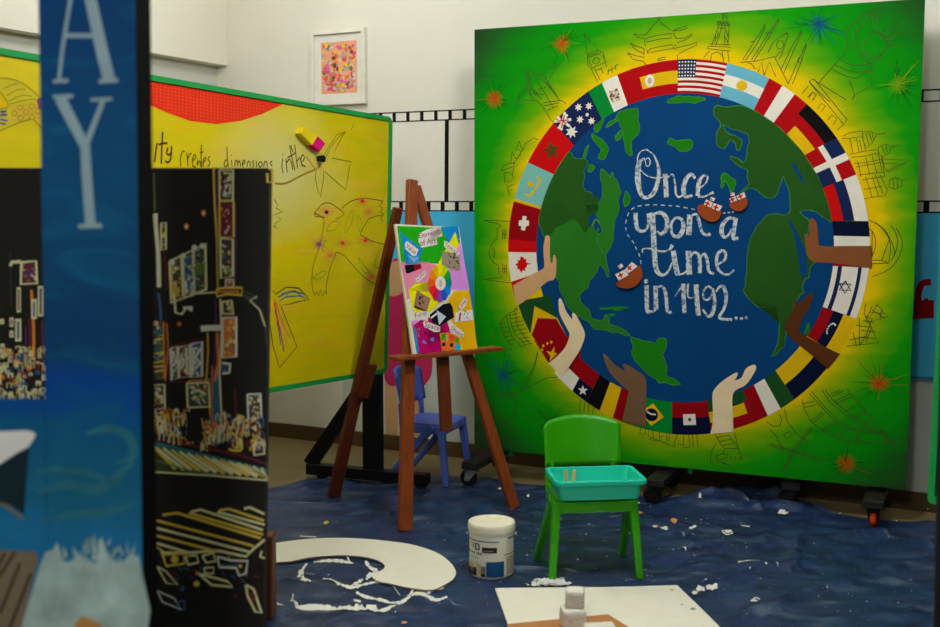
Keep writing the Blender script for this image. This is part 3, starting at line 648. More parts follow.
sketch('line drawing of an arched suspension bridge', [(770, 390, 6.267, ['200,60 215,120 260,200 340,260 440,310 560,328 745,325', '245,20 300,80 400,190 500,245 600,265 700,275 735,290', '262,10 320,80 420,185 520,240 620,255 720,265', '325,0 380,80 480,160 560,215 640,255 715,258', '345,0 400,70 500,150 580,205 660,240', '485,0 590,120 700,245 790,355', '790,355 770,365 740,325 700,265', '380,25 440,0', '390,40 460,5', '400,75 500,25', '410,90 510,40', '470,140 560,80', '530,180 590,120', '540,190 600,130', '600,215 625,180',
    '205,85 275,70', '215,110 285,95', '255,195 330,140', '265,210 340,150', '315,255 400,200', '330,262 410,210', '410,300 460,235', '435,305 475,245', '540,325 545,270', '560,327 562,272'], 0)])
sketch('line drawing of a windmill', [(770, 390, 6.267, ['60,150 75,190 60,225 25,230 -20,200', '90,120 110,200 160,265 215,310', '0,245 40,290 70,350 90,410', '85,280 120,260 140,285 105,310 85,280', '265,240 210,310 150,400 95,495', '255,235 200,300 140,390 90,480', '90,480 100,498', '0,335 80,360 200,395 320,430 410,440', '-20,345 80,372 200,408 330,450', '215,310 235,330 230,380 200,400', '110,415 170,420'], 0)])
sketch('line drawing of leaning arched columns', [(620, 380, 6.267, ['130,290 125,340 160,345 160,300', '180,310 178,355 320,410', '205,310 210,370', '245,320 250,380', '180,370 230,385', '290,325 295,390', '310,330 305,385', '360,340 340,400 345,420 325,415 330,400', '400,345 398,400 440,420 430,345', '395,410 400,425 435,420', '455,345 460,420 490,420 480,345', '275,350 245,355', '360,400 395,405'], 0),
    ])
sketch('line drawing of a domed rotunda on its side', [(620, 380, 6.267, ['595,340 630,400 655,430 735,430', '610,360 680,345', '625,385 700,370', '645,410 720,395', '680,345 720,395 735,430', '720,335 740,420 765,500', '600,400 570,450 568,520 600,545', '600,480 640,460 680,470 670,490 620,500 600,480', '655,430 650,460', '690,480 700,500', '720,480 725,500', '750,480 755,500', '600,500 660,530', '630,515 680,530 720,565', '640,545 635,560'], 0)])
sketch('line drawing of a wide domed palace on its side', [(470, 200, 6.267, ['85,130 160,130 255,135', '85,130 110,125 120,140 165,145 195,160', '195,160 170,180 170,240 140,270 125,310 120,335 130,370 150,395 180,410', '180,410 180,460 205,485 80,497', '80,497 170,510 260,520', '145,300 155,300 155,360 145,360 145,300', '205,185 205,245', '215,185 215,245', '225,185 225,245', '205,400 205,460', '218,405 218,460', '228,405 228,460', '200,215 230,215', '205,430 232,430'], 0)])
sketch('line drawing of a shell-roofed hall', [(470, 100, 6.267, ['430,250 400,240 350,270 330,310', '310,255 320,300 340,310', '310,255 290,310 330,320', '265,325 290,370 320,340', '265,325 255,400 290,380 330,310', '195,445 210,410 250,395 280,400', '195,445 230,430 270,420', '215,455 250,455 280,490 240,515 215,490 215,455', '230,530 240,570 265,560', '240,545 275,530', '250,600 235,560', '215,500 220,520', '280,385 265,480', '285,420 300,400'], 0)], .66)
sketch('line drawing of a leaning round tower', [(470, 300, 6.267, ['300,40 280,60 300,170 370,270', '230,95 240,150 260,220 320,290 390,270', '245,85 262,165 290,225 350,282', '230,95 300,55', '225,100 185,150 200,200 240,265 270,290', '185,150 230,140', '195,175 240,170', '205,200 250,200', '220,230 265,225', '240,255 285,245', '245,100 310,80', '250,120 320,105', '258,145 330,130', '265,165 340,155', '280,190 350,180', '295,215 360,205', '310,240 370,235', '325,260 380,255', '160,180 145,260 160,300 210,320 265,305'], 0),
    ])
sketch('loose looping pencil curves', [(470, 300, 6.267, ['422,330 405,400 370,470 320,530', '545,485 480,490 400,530 300,580 240,620', '100,600 150,575 200,590 240,627'], 4), (470, 280, 3.3, ['90,390 140,372 150,440 110,470', '75,420 100,470 150,490', '225,235 205,310 165,370', '365,395 360,435', '380,400 376,435', '392,408 390,436', '408,415 405,440'], 3)])
sketch('line drawing of a clock tower', [(470, 0, 6.267, ['712,205 725,275 760,268 712,205', '712,205 730,235', '725,280 735,340 800,315 775,270', '735,345 740,410 760,430 850,390 835,330 800,315', '740,360 820,335', '760,430 800,515', '780,430 815,500', '820,420 835,460', '850,390 855,420', '770,380 785,362 808,365 812,390 790,402 770,390 770,380', '860,450 900,430 930,400', '870,430 865,470', '890,420 890,455', '910,410 915,440', '790,440 830,430', '745,380 765,420', '830,345 850,380', '740,350 800,330'], 0)])
sketch('line drawing of a robed figure with outstretched arms', [(470, 0, 6.267, ['360,440 365,470 385,485 400,470 390,440 370,435 360,440', '345,455 372,515 350,560 305,605', '365,470 375,520', '385,485 440,460 480,430 570,400', '410,480 460,470 500,530 550,610', '440,480 530,585', '305,605 300,640', '400,540 370,545 385,600', '375,520 410,600', '430,560 480,545', '500,490 540,420', '480,470 470,490', '360,560 400,627', '400,560 430,590'], 0),
    (470, 10, 4.478, ['265,270 250,320 260,340 215,395 205,430 240,405 300,405', '290,300 345,390 375,440', '340,320 405,410', '300,405 330,440 360,490 375,500', '330,415 410,405 430,420', '270,350 320,400', '280,370 330,380', '330,430 400,415', '345,450 395,430'], 0)], .68)

# ------------------------------------------------------------------ under the mural: posts, feet, casters
Fdir = MB.N.copy(); Udir = MB.U.copy()
def caster(parent, top, Hd, wheel_r=.045, fork_m=BLK, wheel_m=RUB, hub_m=ALU, width=.028):
    """swivel caster below 'top'; Hd = rolling direction"""
    top = V(top); Hd = V(Hd).normalized(); side = V((0, 0, 1)).cross(Hd)
    axle = V((top.x, top.y, wheel_r+.006)) - Hd*.022
    bm = B(); lathe(bm, top-V((0, 0, .012)), [(0, 0), (.03, 0), (.03, .012), (0, .012)], 16)
    for s in (-1, 1):
        q = side*s*(width/2+.006)
        prism(bm, [top-V((0, 0, .012))+q+Hd*.028, top-V((0, 0, .012))+q-Hd*.03, axle+q-Hd*.014-V((0, 0, .012)), axle+q+Hd*.012-V((0, 0, .012))], side*s*.004)
    bar(bm, top-V((0, 0, .015))+Hd*.03, top-V((0, 0, .015))-Hd*.03, width+.012, .006)
    c = obj('caster', bm, fork_m, parent)
    bm = B(); lathe(bm, axle-side*width/2, [(0, 0), (wheel_r*.8, 0), (wheel_r, width*.2), (wheel_r, width*.8), (wheel_r*.8, width), (0, width)], 24, axis=side)
    w = obj('wheel', bm, wheel_m, c, smooth=False)
    bm = B()
    for s in (-1, 1): lathe(bm, axle+side*s*width/2, [(0, .004), (wheel_r*.35, .004), (wheel_r*.4, 0), (wheel_r*.4, -.002), (0, -.002)], 16, axis=side*s)
    obj('hub', bm, GRY if fork_m is not BLK else BLK, c)
WHO = mat('orange caster wheel', (196, 60, 10), 1.6, rough=.5)
GRY = mat('grey caster fork', (130, 132, 132), 1.2, rough=.35, metal=.2)
for px_, front, wm, fk, nm in ((486, .21, RUB, GRY, 0), (664, .17, RUB, BLK, 0), (790, -.03, RUB, BLK, 0), (876, .15, WHO, BLK, 0)):
    u = MB.uw(px_, 447.8+(px_-474)*.097).x
    p0 = MB.pt(u, 0, front); p1 = MB.pt(u, 0, -.26)
    zf = .115
    bm = B(); bar(bm, V((p0.x, p0.y, zf)), V((p1.x, p1.y, zf)), .085, .035, bev=.004)
    obj('base_foot', bm, mat('dark foot beam', (36, 33, 27), .9, rough=.55), mural)
    for n_ in (front-.045, -.23):
        q = MB.pt(u, 0, n_); caster(mural, (q.x, q.y, zf-.0175), Udir if px_ != 876 else Fdir, .042, fk, wm)
for px_ in (509, 689):
    u = MB.uw(px_, 450+(px_-474)*.097).x; q = MB.pt(u, 0, -.035)
    bm = B(); box(bm, (q.x, q.y, .13+.32), (.022, .022, .64), MB.matrix().to_3x3())
    obj('frame_post', bm, GRIM, mural)
bm = B(); a = MB.pt(.05, .05, -.04); e = MB.pt(BWID-.05, .05, -.04); bar(bm, a, e, .035, .05); obj('rear_rail', bm, BLK, mural)
bm = B(); a = MB.pt(.05, 1.9, -.04); e = MB.pt(BWID-.05, 1.9, -.04); bar(bm, a, e, .035, .05); obj('rear_rail', bm, BLK, mural)
for u in (.1, BWID-.1):
    a = MB.pt(u, -.045, -.075); e = MB.pt(u, 1.95, -.075); bm = B(); bar(bm, a, e, .035, .035, up=MB.U); obj('rear_post', bm, BLK, mural)

# ------------------------------------------------------------------ yellow painted whiteboard on a black stand
d1 = ray(391.5, 117.5); P_TR = CAM+d1*(5.50/d1.y)
Uy = V((649/F, CP-(246.6-313.5)/F*-SP*-1, -SP-(246.6-313.5)/F*CP)); Uy = V((649/F, CP-SP*((246.6-313.5)/F), -SP-CP*((246.6-313.5)/F))).normalized()
# board plane contains Uy and the ray-hit of the lower right corner
d2 = ray(386.4, 372.5)
best = None
for i in range(400):
    t = 5.0+i*.002; q = CAM+d2*(t/d2.y); w = P_TR-q
    e = abs(w.normalized().dot(Uy))
    if best is None or e < best[0]: best = (e, q, w)
YW = best[2]; YH = YW.length
YB = Plane(best[1], Uy, YW); YLEN = 2.26     # origin at the lower RIGHT corner; u runs negative to the left
ym = thing('mobile_whiteboard', 'whiteboard coloured in yellow with a green rim and bird drawings, on a black stand', 'whiteboard', YB.matrix(ground(373, 484)))
gmY, N, L, b = nodes_of('yellow marker ground'); b.inputs['Roughness'].default_value = .42; b.inputs['Specular IOR Level'].default_value = .35
tc = N.new('ShaderNodeTexCoord'); mp = N.new('ShaderNodeMapping'); mp.inputs['Scale'].default_value = (1, 1, 6); L.new(tc.outputs['Object'], mp.inputs['Vector'])
nz = N.new('ShaderNodeTexNoise'); nz.inputs['Scale'].default_value = 2.6; nz.inputs['Detail'].default_value = 5; L.new(mp.outputs['Vector'], nz.inputs['Vector'])
sx = N.new('ShaderNodeSeparateXYZ'); L.new(tc.outputs['Object'], sx.inputs[0])
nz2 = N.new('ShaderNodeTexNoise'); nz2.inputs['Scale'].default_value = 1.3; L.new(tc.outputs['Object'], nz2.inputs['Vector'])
invY = YB.matrix(ground(373, 484)).inverted()
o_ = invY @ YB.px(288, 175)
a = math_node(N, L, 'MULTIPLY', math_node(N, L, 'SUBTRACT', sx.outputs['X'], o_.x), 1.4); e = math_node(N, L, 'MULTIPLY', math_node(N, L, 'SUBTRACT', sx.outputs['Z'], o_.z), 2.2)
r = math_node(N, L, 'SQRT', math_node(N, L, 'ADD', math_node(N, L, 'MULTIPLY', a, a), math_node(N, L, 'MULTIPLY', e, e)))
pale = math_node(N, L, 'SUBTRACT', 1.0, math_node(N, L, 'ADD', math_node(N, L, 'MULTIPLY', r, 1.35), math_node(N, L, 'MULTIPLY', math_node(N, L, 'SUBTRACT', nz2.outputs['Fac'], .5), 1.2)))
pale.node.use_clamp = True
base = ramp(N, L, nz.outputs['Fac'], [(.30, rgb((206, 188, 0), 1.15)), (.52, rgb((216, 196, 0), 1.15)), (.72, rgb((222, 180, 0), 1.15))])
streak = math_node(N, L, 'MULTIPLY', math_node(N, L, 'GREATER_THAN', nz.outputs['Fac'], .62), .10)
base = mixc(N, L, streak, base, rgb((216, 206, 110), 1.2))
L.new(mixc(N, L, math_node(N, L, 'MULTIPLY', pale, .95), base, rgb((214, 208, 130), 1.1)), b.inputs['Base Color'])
rim = .021
bm = B(); prism(bm, [YB.pt(-YLEN, rim*.5), YB.pt(-rim*.5, rim*.5), YB.pt(-rim*.5, YH-rim*.5), YB.pt(-YLEN, YH-rim*.5)], YB.N*-.018)
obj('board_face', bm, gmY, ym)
def rounded(u0, u1, w0, w1, r, n=6):
    out = []
    for cx_, cy_, a0 in ((u1-r, w0+r, -90), (u1-r, w1-r, 0), (u0+r, w1-r, 90), (u0+r, w0+r, 180)):
        for i in range(n+1):
            a = math.radians(a0+90*i/n); out.append((cx_+r*math.cos(a), cy_+r*math.sin(a)))
    return out
def rim_frame(pl, u0, u1, w0, w1, rw, n0, n1, r=.04):
    bm = B(); A_ = rounded(u0, u1, w0, w1, r); I_ = rounded(u0+rw, u1-rw, w0+rw, w1-rw, max(.006, r-rw))
    k = len(A_); R4 = [[bm.verts.new(pl.pt(x, y, n)) for x, y in P] for P, n in ((A_, n0), (A_, n1), (I_, n1), (I_, n0))]
    for a, e in zip(R4, R4[1:]+R4[:1]):
        for i in range(k): bm.faces.new((a[i], a[(i+1) % k], e[(i+1) % k], e[i]))
    return bm
obj('green_rim', rim_frame(YB, -YLEN-.01, 0, 0, YH, rim, -.02, .008, .035), GRIM, ym)
MK = mat('brown marker line', (84, 62, 8), .9); MKO = mat('olive marker line', (160, 140, 0), 1.0); MP = mat('plum marker line', (84, 26, 40), .9)
MRED = paint('red marker', (206, 44, 22), 1.45); MR2 = paint('orange red marker', (222, 78, 40), 1.3); MPK = paint('pink marker', (214, 120, 70), 1.3); MG = paint('green marker', (130, 160, 50), 1.2); MBL = paint('blue marker', (90, 120, 130), 1.2); MPUR = paint('purple marker', (140, 70, 110), 1.2)
# red fan shape with dotted weave
p = Paint(YB)
arch = [(100, 70), (150, 78.5), (200, 88.5), (250, 97.5), (283, 104), (262, 114), (240, 121), (216, 124), (190, 121), (165, 112), (150, 105), (120, 92)]
p.poly(arch, MRED, 0)
for i in range(-20, 60):
    for j in range(24):
        u = YB.uw(283, 104).x-.019*i-.02; w = YH-.026-.0125*j
        x, y = project(YB.pt(u, w))
        if x < 148 or x > 282: continue
        lo = 104+21*(1-((x-216)/68)**2) if x > 150 else 100
        hi = 78.5+(x-150)*.192+4
        if hi < y < lo-3: p.poly_uw([(u, w), (u+.008, w), (u+.008, w+.006), (u, w+.006)], MR2, 1)
p.build('drawn_red_fan', ym)
p = Paint(YB)
S5 = 4.947
for t, sm in (('35,212 28,255 22,308', 3), ('62,158 58,240 55,316', 3), ('42,222 60,214 86,214', 0), ('88,235 82,262 92,272 104,262', 3), ('106,228 105,262 100,296 85,310 75,300', 3)): p.line(T(150, 100, S5, t), 2.0, MP, 0, sm)
p.build('drawn_word', ym)
for word in (('172,255 160,255 150,290 152,330', '182,262 188,330', '184,300 192,275 204,262', '212,300 226,285 222,270 212,285 210,325 226,330', '236,295 232,325 246,300 250,330', '254,222 252,280 256,335', '246,262 264,256', '262,310 276,295 272,284 262,300 264,330', '296,280 286,290 296,312 284,330'),
          ('380,232 382,290 388,330', '384,300 372,298 366,320 374,332 386,316', '403,296 406,330', '402,272 403,276', '418,330 422,302 430,300 434,330', '434,312 442,300 448,330', '458,318 470,306 464,298 456,312 460,332', '480,330 484,304 494,308 496,330', '514,300 506,306 514,320 506,331', '526,302 528,332', '545,305 536,318 544,332 556,318 547,304', '562,332 566,306 578,308 580,332', '604,302 594,312 604,328'),
          ('656,290 652,330 658,362', '656,268 657,273', '672,290 678,358', '676,310 690,292 700,315 706,346'), ('690,224 700,280 716,348', '696,225 706,260', '680,285 720,262', '716,222 722,280 730,338', '726,305 738,286 746,300 752,330', '752,306 764,286 754,272 746,290 750,318 770,330')):
    p = Paint(YB)
    for t in word: p.line(T(150, 100, S5, t), 1.3, MK, 0, 3)
    p.build('drawn_word', ym)
S3 = 3.688
p = Paint(YB)
for t in ('575,355 610,405 640,375 668,320 695,285 720,265', '720,265 690,315 672,362 743,376 735,400 722,478 690,452 645,412', '612,405 610,440 618,480 628,505 640,440 640,410', '640,355 660,320 690,275 722,264'): p.line(T(150, 60, S3, t), 1.1, MKO, 0, 0)
p.line(T(150, 60, S3, '460,455 500,455 560,425 608,405'), 2, MKO, 0, 3)
p.line(T(150, 60, S3, '740,260 752,235'), .8, MKO, 0)
p.build('drawn_bird', ym)
SB = 2.85
p = Paint(YB)
for t in ('155,95 175,70 195,65 215,75 240,98 215,112', '155,95 180,108 180,140 165,200 150,250 148,300 155,330 160,318 168,330 172,312 178,332 184,316 190,325 188,300 200,250 218,205', '218,205 240,215 270,250 300,280 335,300', '233,80 260,60 300,52 350,60', '285,155 310,110 350,100', '350,60 340,75 350,80 342,90 352,98 344,108 350,118', '285,155 320,175 362,184', '155,95 158,104 185,106'): p.line(T(260, 180, SB, t), .8, MK, 0, 2)
p.disc(*T(260, 180, SB, '189,92')[0], 1.7, BLK, 3); 
for cx_, cy_, col in ((190, 90, MPK), (168, 183, MPUR), (235, 180, MRED), (292, 60, MRED), (300, 172, MRED), (320, 275, MPK), (200, 215, MPK), (310, 90, MPK)):
    q = T(260, 180, SB, '%d,%d' % (cx_, cy_))[0]
    for i in range(13):
        a = 2*math.pi*i/13; r_ = random.uniform(5, 9.5); p.line([(q[0]+1.2*math.cos(a), q[1]+1.2*math.sin(a)), (q[0]+r_*math.cos(a), q[1]+r_*math.sin(a))], [.9, .4], MPK if col is not MPUR else MPUR, 0)
    p.disc(q[0], q[1], 1.8, col, 2)
for t in ('190,145 205,120 225,120 215,140', '240,150 255,95 266,90 258,130', '282,145 276,100 290,120 290,140', '150,280 175,262 188,262 175,280', '280,220 300,250 315,262 295,262', '325,240 345,195 350,215 340,250'): p.line(T(260, 180, SB, t), .9, MG, 0, 3, True)
p.build('drawn_bird', ym)
p = Paint(YB)
for t in ('36,315 45,325 75,305 110,308 140,340 105,348 60,360 105,475 55,535 36,470 30,420',): p.line(T(260, 180, SB, t), 1.2, MK, 0, 0)
for t, m in (('40,340 60,400 78,465', MPK), ('45,350 70,420 85,450', MPK), ('42,370 60,440 68,490', MPUR), ('48,400 60,470', MPUR), ('40,350 55,420', MRED), ('50,335 90,318 125,325', MBL), ('60,325 100,316 120,335', MBL), ('70,335 110,330 130,338', MBL), ('55,345 80,330', MBL)): p.line(T(260, 180, SB, t), 1.6, m, 0, 2)
p.build('drawn_bird', ym)
p = Paint(YB)
p.line(T(260, 180, SB, '40,55 50,70 45,80 65,90 40,100 60,112 42,125 50,140 38,130'), 1.0, MK, 0)
p.build('drawn_feather', ym)
# the scaly band at the far left
p = Paint(YB); S6 = 5.22
p.poly(T(0, 60, S6, '-80,130 -20,95 60,100 130,130 190,180 225,215 225,300 160,310 90,330 0,370 -80,410'), paint('yellow green marker', (190, 176, 40), 1.3), 0)
p.poly(T(0, 60, S6, '-40,130 0,165 45,240 0,255 -60,270'), paint('plain yellow marker', (206, 170, 8), 1.3), 1)
for t in ('-20,95 60,100 130,130 190,180 225,220', '0,165 45,240 0,255', '160,310 90,330 0,370', '175,310 200,340 225,370'): p.line(T(0, 60, S6, t), 1.2, MKO, 2, 3)
for j, t in enumerate(('20,150 60,130 95,122', '35,185 90,155 130,155', '45,215 110,185 165,190', '50,230 130,210 185,205')): p.line(T(0, 60, S6, t), .9, MKO, 2, 3)
for i in range(5):
    for j in range(3):
        q = T(0, 60, S6, '%d,%d' % (75+i*30, 250-i*3+j*28))[0]; p.line([(q[0]+2.6*math.cos(a), q[1]+2.4*math.sin(a)) for a in [2*math.pi*k/10 for k in range(10)]], .7, MKO if (i+j) % 2 else MPK, 2, 0, True)
for t in ('0,270 35,268', '-10,290 38,285', '0,310 40,318', '0,330 30,335', '10,265 20,290'): p.line(T(0, 60, S6, t), 1.6, mat('blue marker line', (40, 60, 130), 1.2), 2)
p.poly(T(0, 60, S6, '190,205 215,195 225,205 225,260 200,255'), MPUR, 3)
p.build('drawn_scaly_band', ym)
# stand: post, diagonal brace, foot, casters (near end), and the far end's
def stand_end(gp, name_post, zt_, parent, with_brace=True):
    gp = V(gp); Hf = V((.934, -.357, 0)).normalized()      # towards the viewer's right, square to the board
    bm = B(); bar(bm, gp+V((0, 0, .075)), gp+V((0, 0, zt_)), .05, .095, up=Hf, bev=.003); obj('post', bm, BLK, parent)
    bm = B(); bar(bm, gp-Hf*.37+V((0, 0, .05)), gp+Hf*.30+V((0, 0, .05)), .06, .055, bev=.004); obj('base_foot', bm, BLK, parent)
    if with_brace:
        bm = B(); bar(bm, gp-Hf*.36+V((0, 0, .07)), gp-Hf*.03+V((0, 0, .52)), .035, .07, up=Hf, bev=.003); obj('brace', bm, BLK, parent)
    for s in (-.29, .26):
        q = gp+Hf*s; bm = B(); lathe(bm, (q.x, q.y, .008), [(0, 0), (.026, 0), (.03, .006), (.022, .016), (0, .016)], 14); obj('foot_pad', bm, RUB, parent)
gp = ground(373.5, 484); gp.z = 0
off = YB.N.copy(); off.z = 0
stand_end(gp, 'post', .62, ym)
gp2 = gp - V((Uy.x, Uy.y, 0)).normalized()*1.9
stand_end(gp2, 'post', .62, ym)
bm = B(); bar(bm, gp+V((0, 0, .66))-YB.N*.03, gp2+V((0, 0, .66))-YB.N*.03, .03, .05); obj('crossbar', bm, BLK, ym)

# magnetic board eraser
bm = B(); q = T(290, 120, 13.93, '200,90 385,225 310,350 150,185'); prism(bm, [YB.pxn(*a, .032) for a in q], YB.N*-.031)
er = thing('board_eraser', 'small yellow and magenta felt eraser stuck on the yellow whiteboard', 'eraser', Matrix.Translation(YB.px(312, 143, .002)))
obj('felt_body', bm, mat('bright yellow felt', (250, 200, 12), 1.2, rough=.9), er)
bm = B(); q = T(290, 120, 13.93, '386,222 494,330 418,432 310,350'); prism(bm, [YB.pxn(*a, .032) for a in q], YB.N*-.030); obj('felt_cap', bm, mat('magenta felt', (196, 0, 96), 1.5, rough=.9), er)
bm = B(); q = T(290, 120, 13.93, '385,540')[0]; lathe(bm, YB.px(q[0], q[1], .003), [(0, 0), (.013, 0), (.016, .03), (.008, .032), (0, .032)], 14, axis=YB.N); obj('magnet_knob', bm, BLK, er)

# ------------------------------------------------------------------ framed picture on the wall
fr = thing('framed_picture', 'small white-framed abstract picture in pink and orange on the cream wall', 'picture', WALL.matrix(WALL.px(340, 106)))
fu0, fw0 = WALL.uw(313.8, 105.5); fu1, fw1 = WALL.uw(367.3, 29)
fw0 = (WALL.uw(366, 104).y+WALL.uw(314.5, 105.8).y)/2; fw1 = (WALL.uw(365.5, 28).y+WALL.uw(312.5, 32).y)/2
FRM = mat('white frame', (222, 218, 200), 1.1, rough=.5)
bm = B(); A_ = [(fu0, fw0), (fu1, fw0), (fu1, fw1), (fu0, fw1)]; f_ = .022; I_ = [(fu0+f_, fw0+f_), (fu1-f_, fw0+f_), (fu1-f_, fw1-f_), (fu0+f_, fw1-f_)]
R4 = [[bm.verts.new(WALL.pt(x, y, n)) for x, y in P] for P, n in ((A_, .002), (A_, .032), (I_, .032), (I_, .012))]
for a, e in zip(R4, R4[1:]):
    for i in range(4): bm.faces.new((a[i], a[(i+1) % 4], e[(i+1) % 4], e[i]))
obj('frame', bm, FRM, fr)
bm = B(); prism(bm, [WALL.pt(x, y, .013) for x, y in I_], WALL.N*-.010); obj('mat_board', bm, mat('picture mount', (214, 212, 198), 1.15, rough=.8), fr)
pu0, pw0 = WALL.uw(323, 94.5); pu1, pw1 = WALL.uw(358, 40.5)
PC = [(226, 92, 60), (240, 120, 40), (214, 70, 110), (196, 180, 160), (230, 180, 30), (150, 150, 150), (200, 90, 150), (110, 60, 40), (236, 150, 110), (120, 110, 60)]
PM = [mat('picture colour %d' % i, c, 1.3) for i, c in enumerate(PC)]
p = Paint(WALL, base=.0135)
p.poly_uw([(pu0, pw0), (pu1, pw0), (pu1, pw1), (pu0, pw1)], PM[8], 0)
rs = random.Random(5)
for i in range(260):
    r_ = rs.uniform(.005, .019); cx_ = rs.uniform(pu0+r_, pu1-r_); cy_ = rs.uniform(pw0+r_, pw1-r_); n_ = rs.randint(5, 8); ph_ = rs.uniform(0, 6)
    p.poly_uw([(cx_+r_*rs.uniform(.6, 1)*math.cos(ph_+2*math.pi*k/n_), cy_+r_*rs.uniform(.6, 1)*math.sin(ph_+2*math.pi*k/n_)) for k in range(n_)], PM[rs.choice([0, 0, 1, 2, 3, 3, 4, 5, 5, 6, 7, 8, 8, 9])], 1+i % 9)
p.build('print', fr)
# ------------------------------------------------------------------ blue tarp on the floor
TZ = .006
far = [(150, 516), (267, 491), (300, 482), (318, 478.5), (340, 478), (400, 477), (440, 475), (475, 478), (530, 485), (600, 489), (640, 496), (700, 498), (740, 498), (775, 497), (800, 502), (830, 513), (865, 519), (905, 522), (935, 523), (960, 525)]
FG = [ground(x, y) for x, y in far]
def yfar(X):
    for a, e in zip(FG, FG[1:]):
        if a.x <= X <= e.x: return a.y+(e.y-a.y)*(X-a.x)/(e.x-a.x)
    return FG[0].y if X < FG[0].x else FG[-1].y
FOLDS = []
for a, e, h, w in (((655, 560), (900, 535), .016, .03), ((700, 585), (930, 545), .014, .03), ((560, 500), (640, 508), .008, .02), ((660, 505), (830, 512), .016, .03), ((690, 505), (790, 498), .03, .05), ((730, 627), (880, 570), .014, .03),
                   ((275, 545), (460, 500), .007, .02), ((290, 500), (330, 480), .008, .02), ((270, 590), (330, 575), .008, .02), ((420, 627), (480, 590), .010, .025), ((460, 545), (400, 500), .006, .018), ((280, 610), (440, 612), .007, .02), ((800, 600), (935, 560), .012, .03), ((640, 530), (720, 545), .008, .02), ((760, 627), (800, 585), .008, .015), ((790, 560), (812, 520), .007, .012), ((530, 520), (560, 490), .008, .02)):
    FOLDS.append((ground(*a), ground(*e), h*2.2, w*.6))
KEEP = [ground(*q) for q in ((405, 530), (512, 508), (334, 497), (492, 574), (552, 578), (640, 578), (535, 557), (622, 556), (442, 488), (387, 478), (464, 475))]
CUT = T(260, 500, 4.273, '-160,330 -120,250 -40,205 68,183 200,166 330,161 420,164 500,170 640,188 740,218 800,254 836,300 826,336 780,366 730,384 640,375 560,358 500,345 478,322 508,306 533,288 522,268 480,250 400,237 300,237 200,247 130,262 60,268 0,290 -60,330 -110,370 0,225 130,212 260,200 400,200 520,210 600,250 700,270 760,310 600,320 690,340 540,235')
FLAT = [ground(*q) for q in CUT] + [ground(x, y) for x in range(495, 690, 16) for y in (587, 596, 606, 618, 630)] + [ground(700, 612), ground(714, 626), ground(680, 588)]
FLAT = [(q.x, q.y) for q in FLAT]
def tz(X, Y):
    h = 0; p_ = V((X, Y, 0))
    for a, e, hh, w in FOLDS:
        d = e-a; t = max(-.1, min(1.1, (p_-a).dot(d)/d.length_squared)); q = (p_-(a+d*t)); dist = q.length+noise.noise(p_*6)*.02
        h = max(h, hh*math.exp(-(dist/w)**2)*(1-max(0, abs(t-.5)-.4)*4))
    n_ = noise.noise(V((X*5, Y*8, 1)))*.5+noise.noise(V((X*14, Y*22, 4)))*.25+noise.noise(V((X*40, Y*50, 9)))*.1
    h += max(0, n_)*.008
    ridge = 1-abs(noise.noise(V((X*3.2+noise.noise(p_*4)*.5, Y*4.5, 7))))*6
    h += max(0, ridge)*.011
    k = 1.0
    for q in KEEP: k = min(k, max(0, ((p_-q).length-.06)/.12))
    for qx, qy in FLAT:
        d = (X-qx)**2+(Y-qy)**2
        if d < .0256: k = min(k, max(0, (math.sqrt(d)-.07)/.09))
    return TZ+h*k
st = .022
bm = B(); x0, x1, y0 = -2.1, 2.5, 2.75; nx = int((x1-x0)/st); ny = 130; G = []
for i in range(nx+1):
    X = x0+(x1-x0)*i/nx; yf = yfar(X)+.02*noise.noise(V((X*7, 0, 0))); col_ = []
    for j in range(ny+1):
        Y = y0+(yf-y0)*j/ny; z = tz(X, Y)
        if j == ny: z = .002
        col_.append(bm.verts.new((X, Y, z)))
    G.append(col_)
for i in range(nx):
    for j in range(ny): bm.faces.new((G[i][j], G[i+1][j], G[i+1][j+1], G[i][j+1]))
tm, N, L, b = nodes_of('blue tarpaulin'); b.inputs['Roughness'].default_value = .36; b.inputs['Specular IOR Level'].default_value = .5
tc = N.new('ShaderNodeTexCoord')
mp = N.new('ShaderNodeMapping'); mp.inputs['Scale'].default_value = (1, 2.4, 1); mp.inputs['Rotation'].default_value = (0, 0, .2); L.new(tc.outputs['Object'], mp.inputs['Vector'])
def nzt(s, d=4, v=None):
    n = N.new('ShaderNodeTexNoise'); n.inputs['Scale'].default_value = s; n.inputs['Detail'].default_value = d; L.new((v or mp).outputs[0 if v is None else 'Object'], n.inputs['Vector']); return n.outputs['Fac']
a1, a2, a3, a4 = nzt(2.2), nzt(6, 6), nzt(42, 3), nzt(1.6, 3)
c_ = ramp(N, L, a2, [(.3, rgb((16, 31, 60), 1.25)), (.55, rgb((29, 50, 86), 1.25)), (.75, rgb((48, 70, 98), 1.3))])
smear = math_node(N, L, 'MULTIPLY', math_node(N, L, 'MAXIMUM', math_node(N, L, 'MULTIPLY', math_node(N, L, 'SUBTRACT', a1, .5), 4), 0), math_node(N, L, 'MAXIMUM', math_node(N, L, 'MULTIPLY', math_node(N, L, 'SUBTRACT', a2, .5), 5), 0)); 
sm_ = math_node(N, L, 'MINIMUM', smear, .6)
c_ = mixc(N, L, sm_, c_, rgb((110, 124, 136), 1.0))
spk = math_node(N, L, 'MULTIPLY', math_node(N, L, 'GREATER_THAN', a3, .70), math_node(N, L, 'GREATER_THAN', a4, .46))
c_ = mixc(N, L, math_node(N, L, 'MULTIPLY', spk, .8), c_, rgb((170, 168, 150), .9))
L.new(c_, b.inputs['Base Color'])
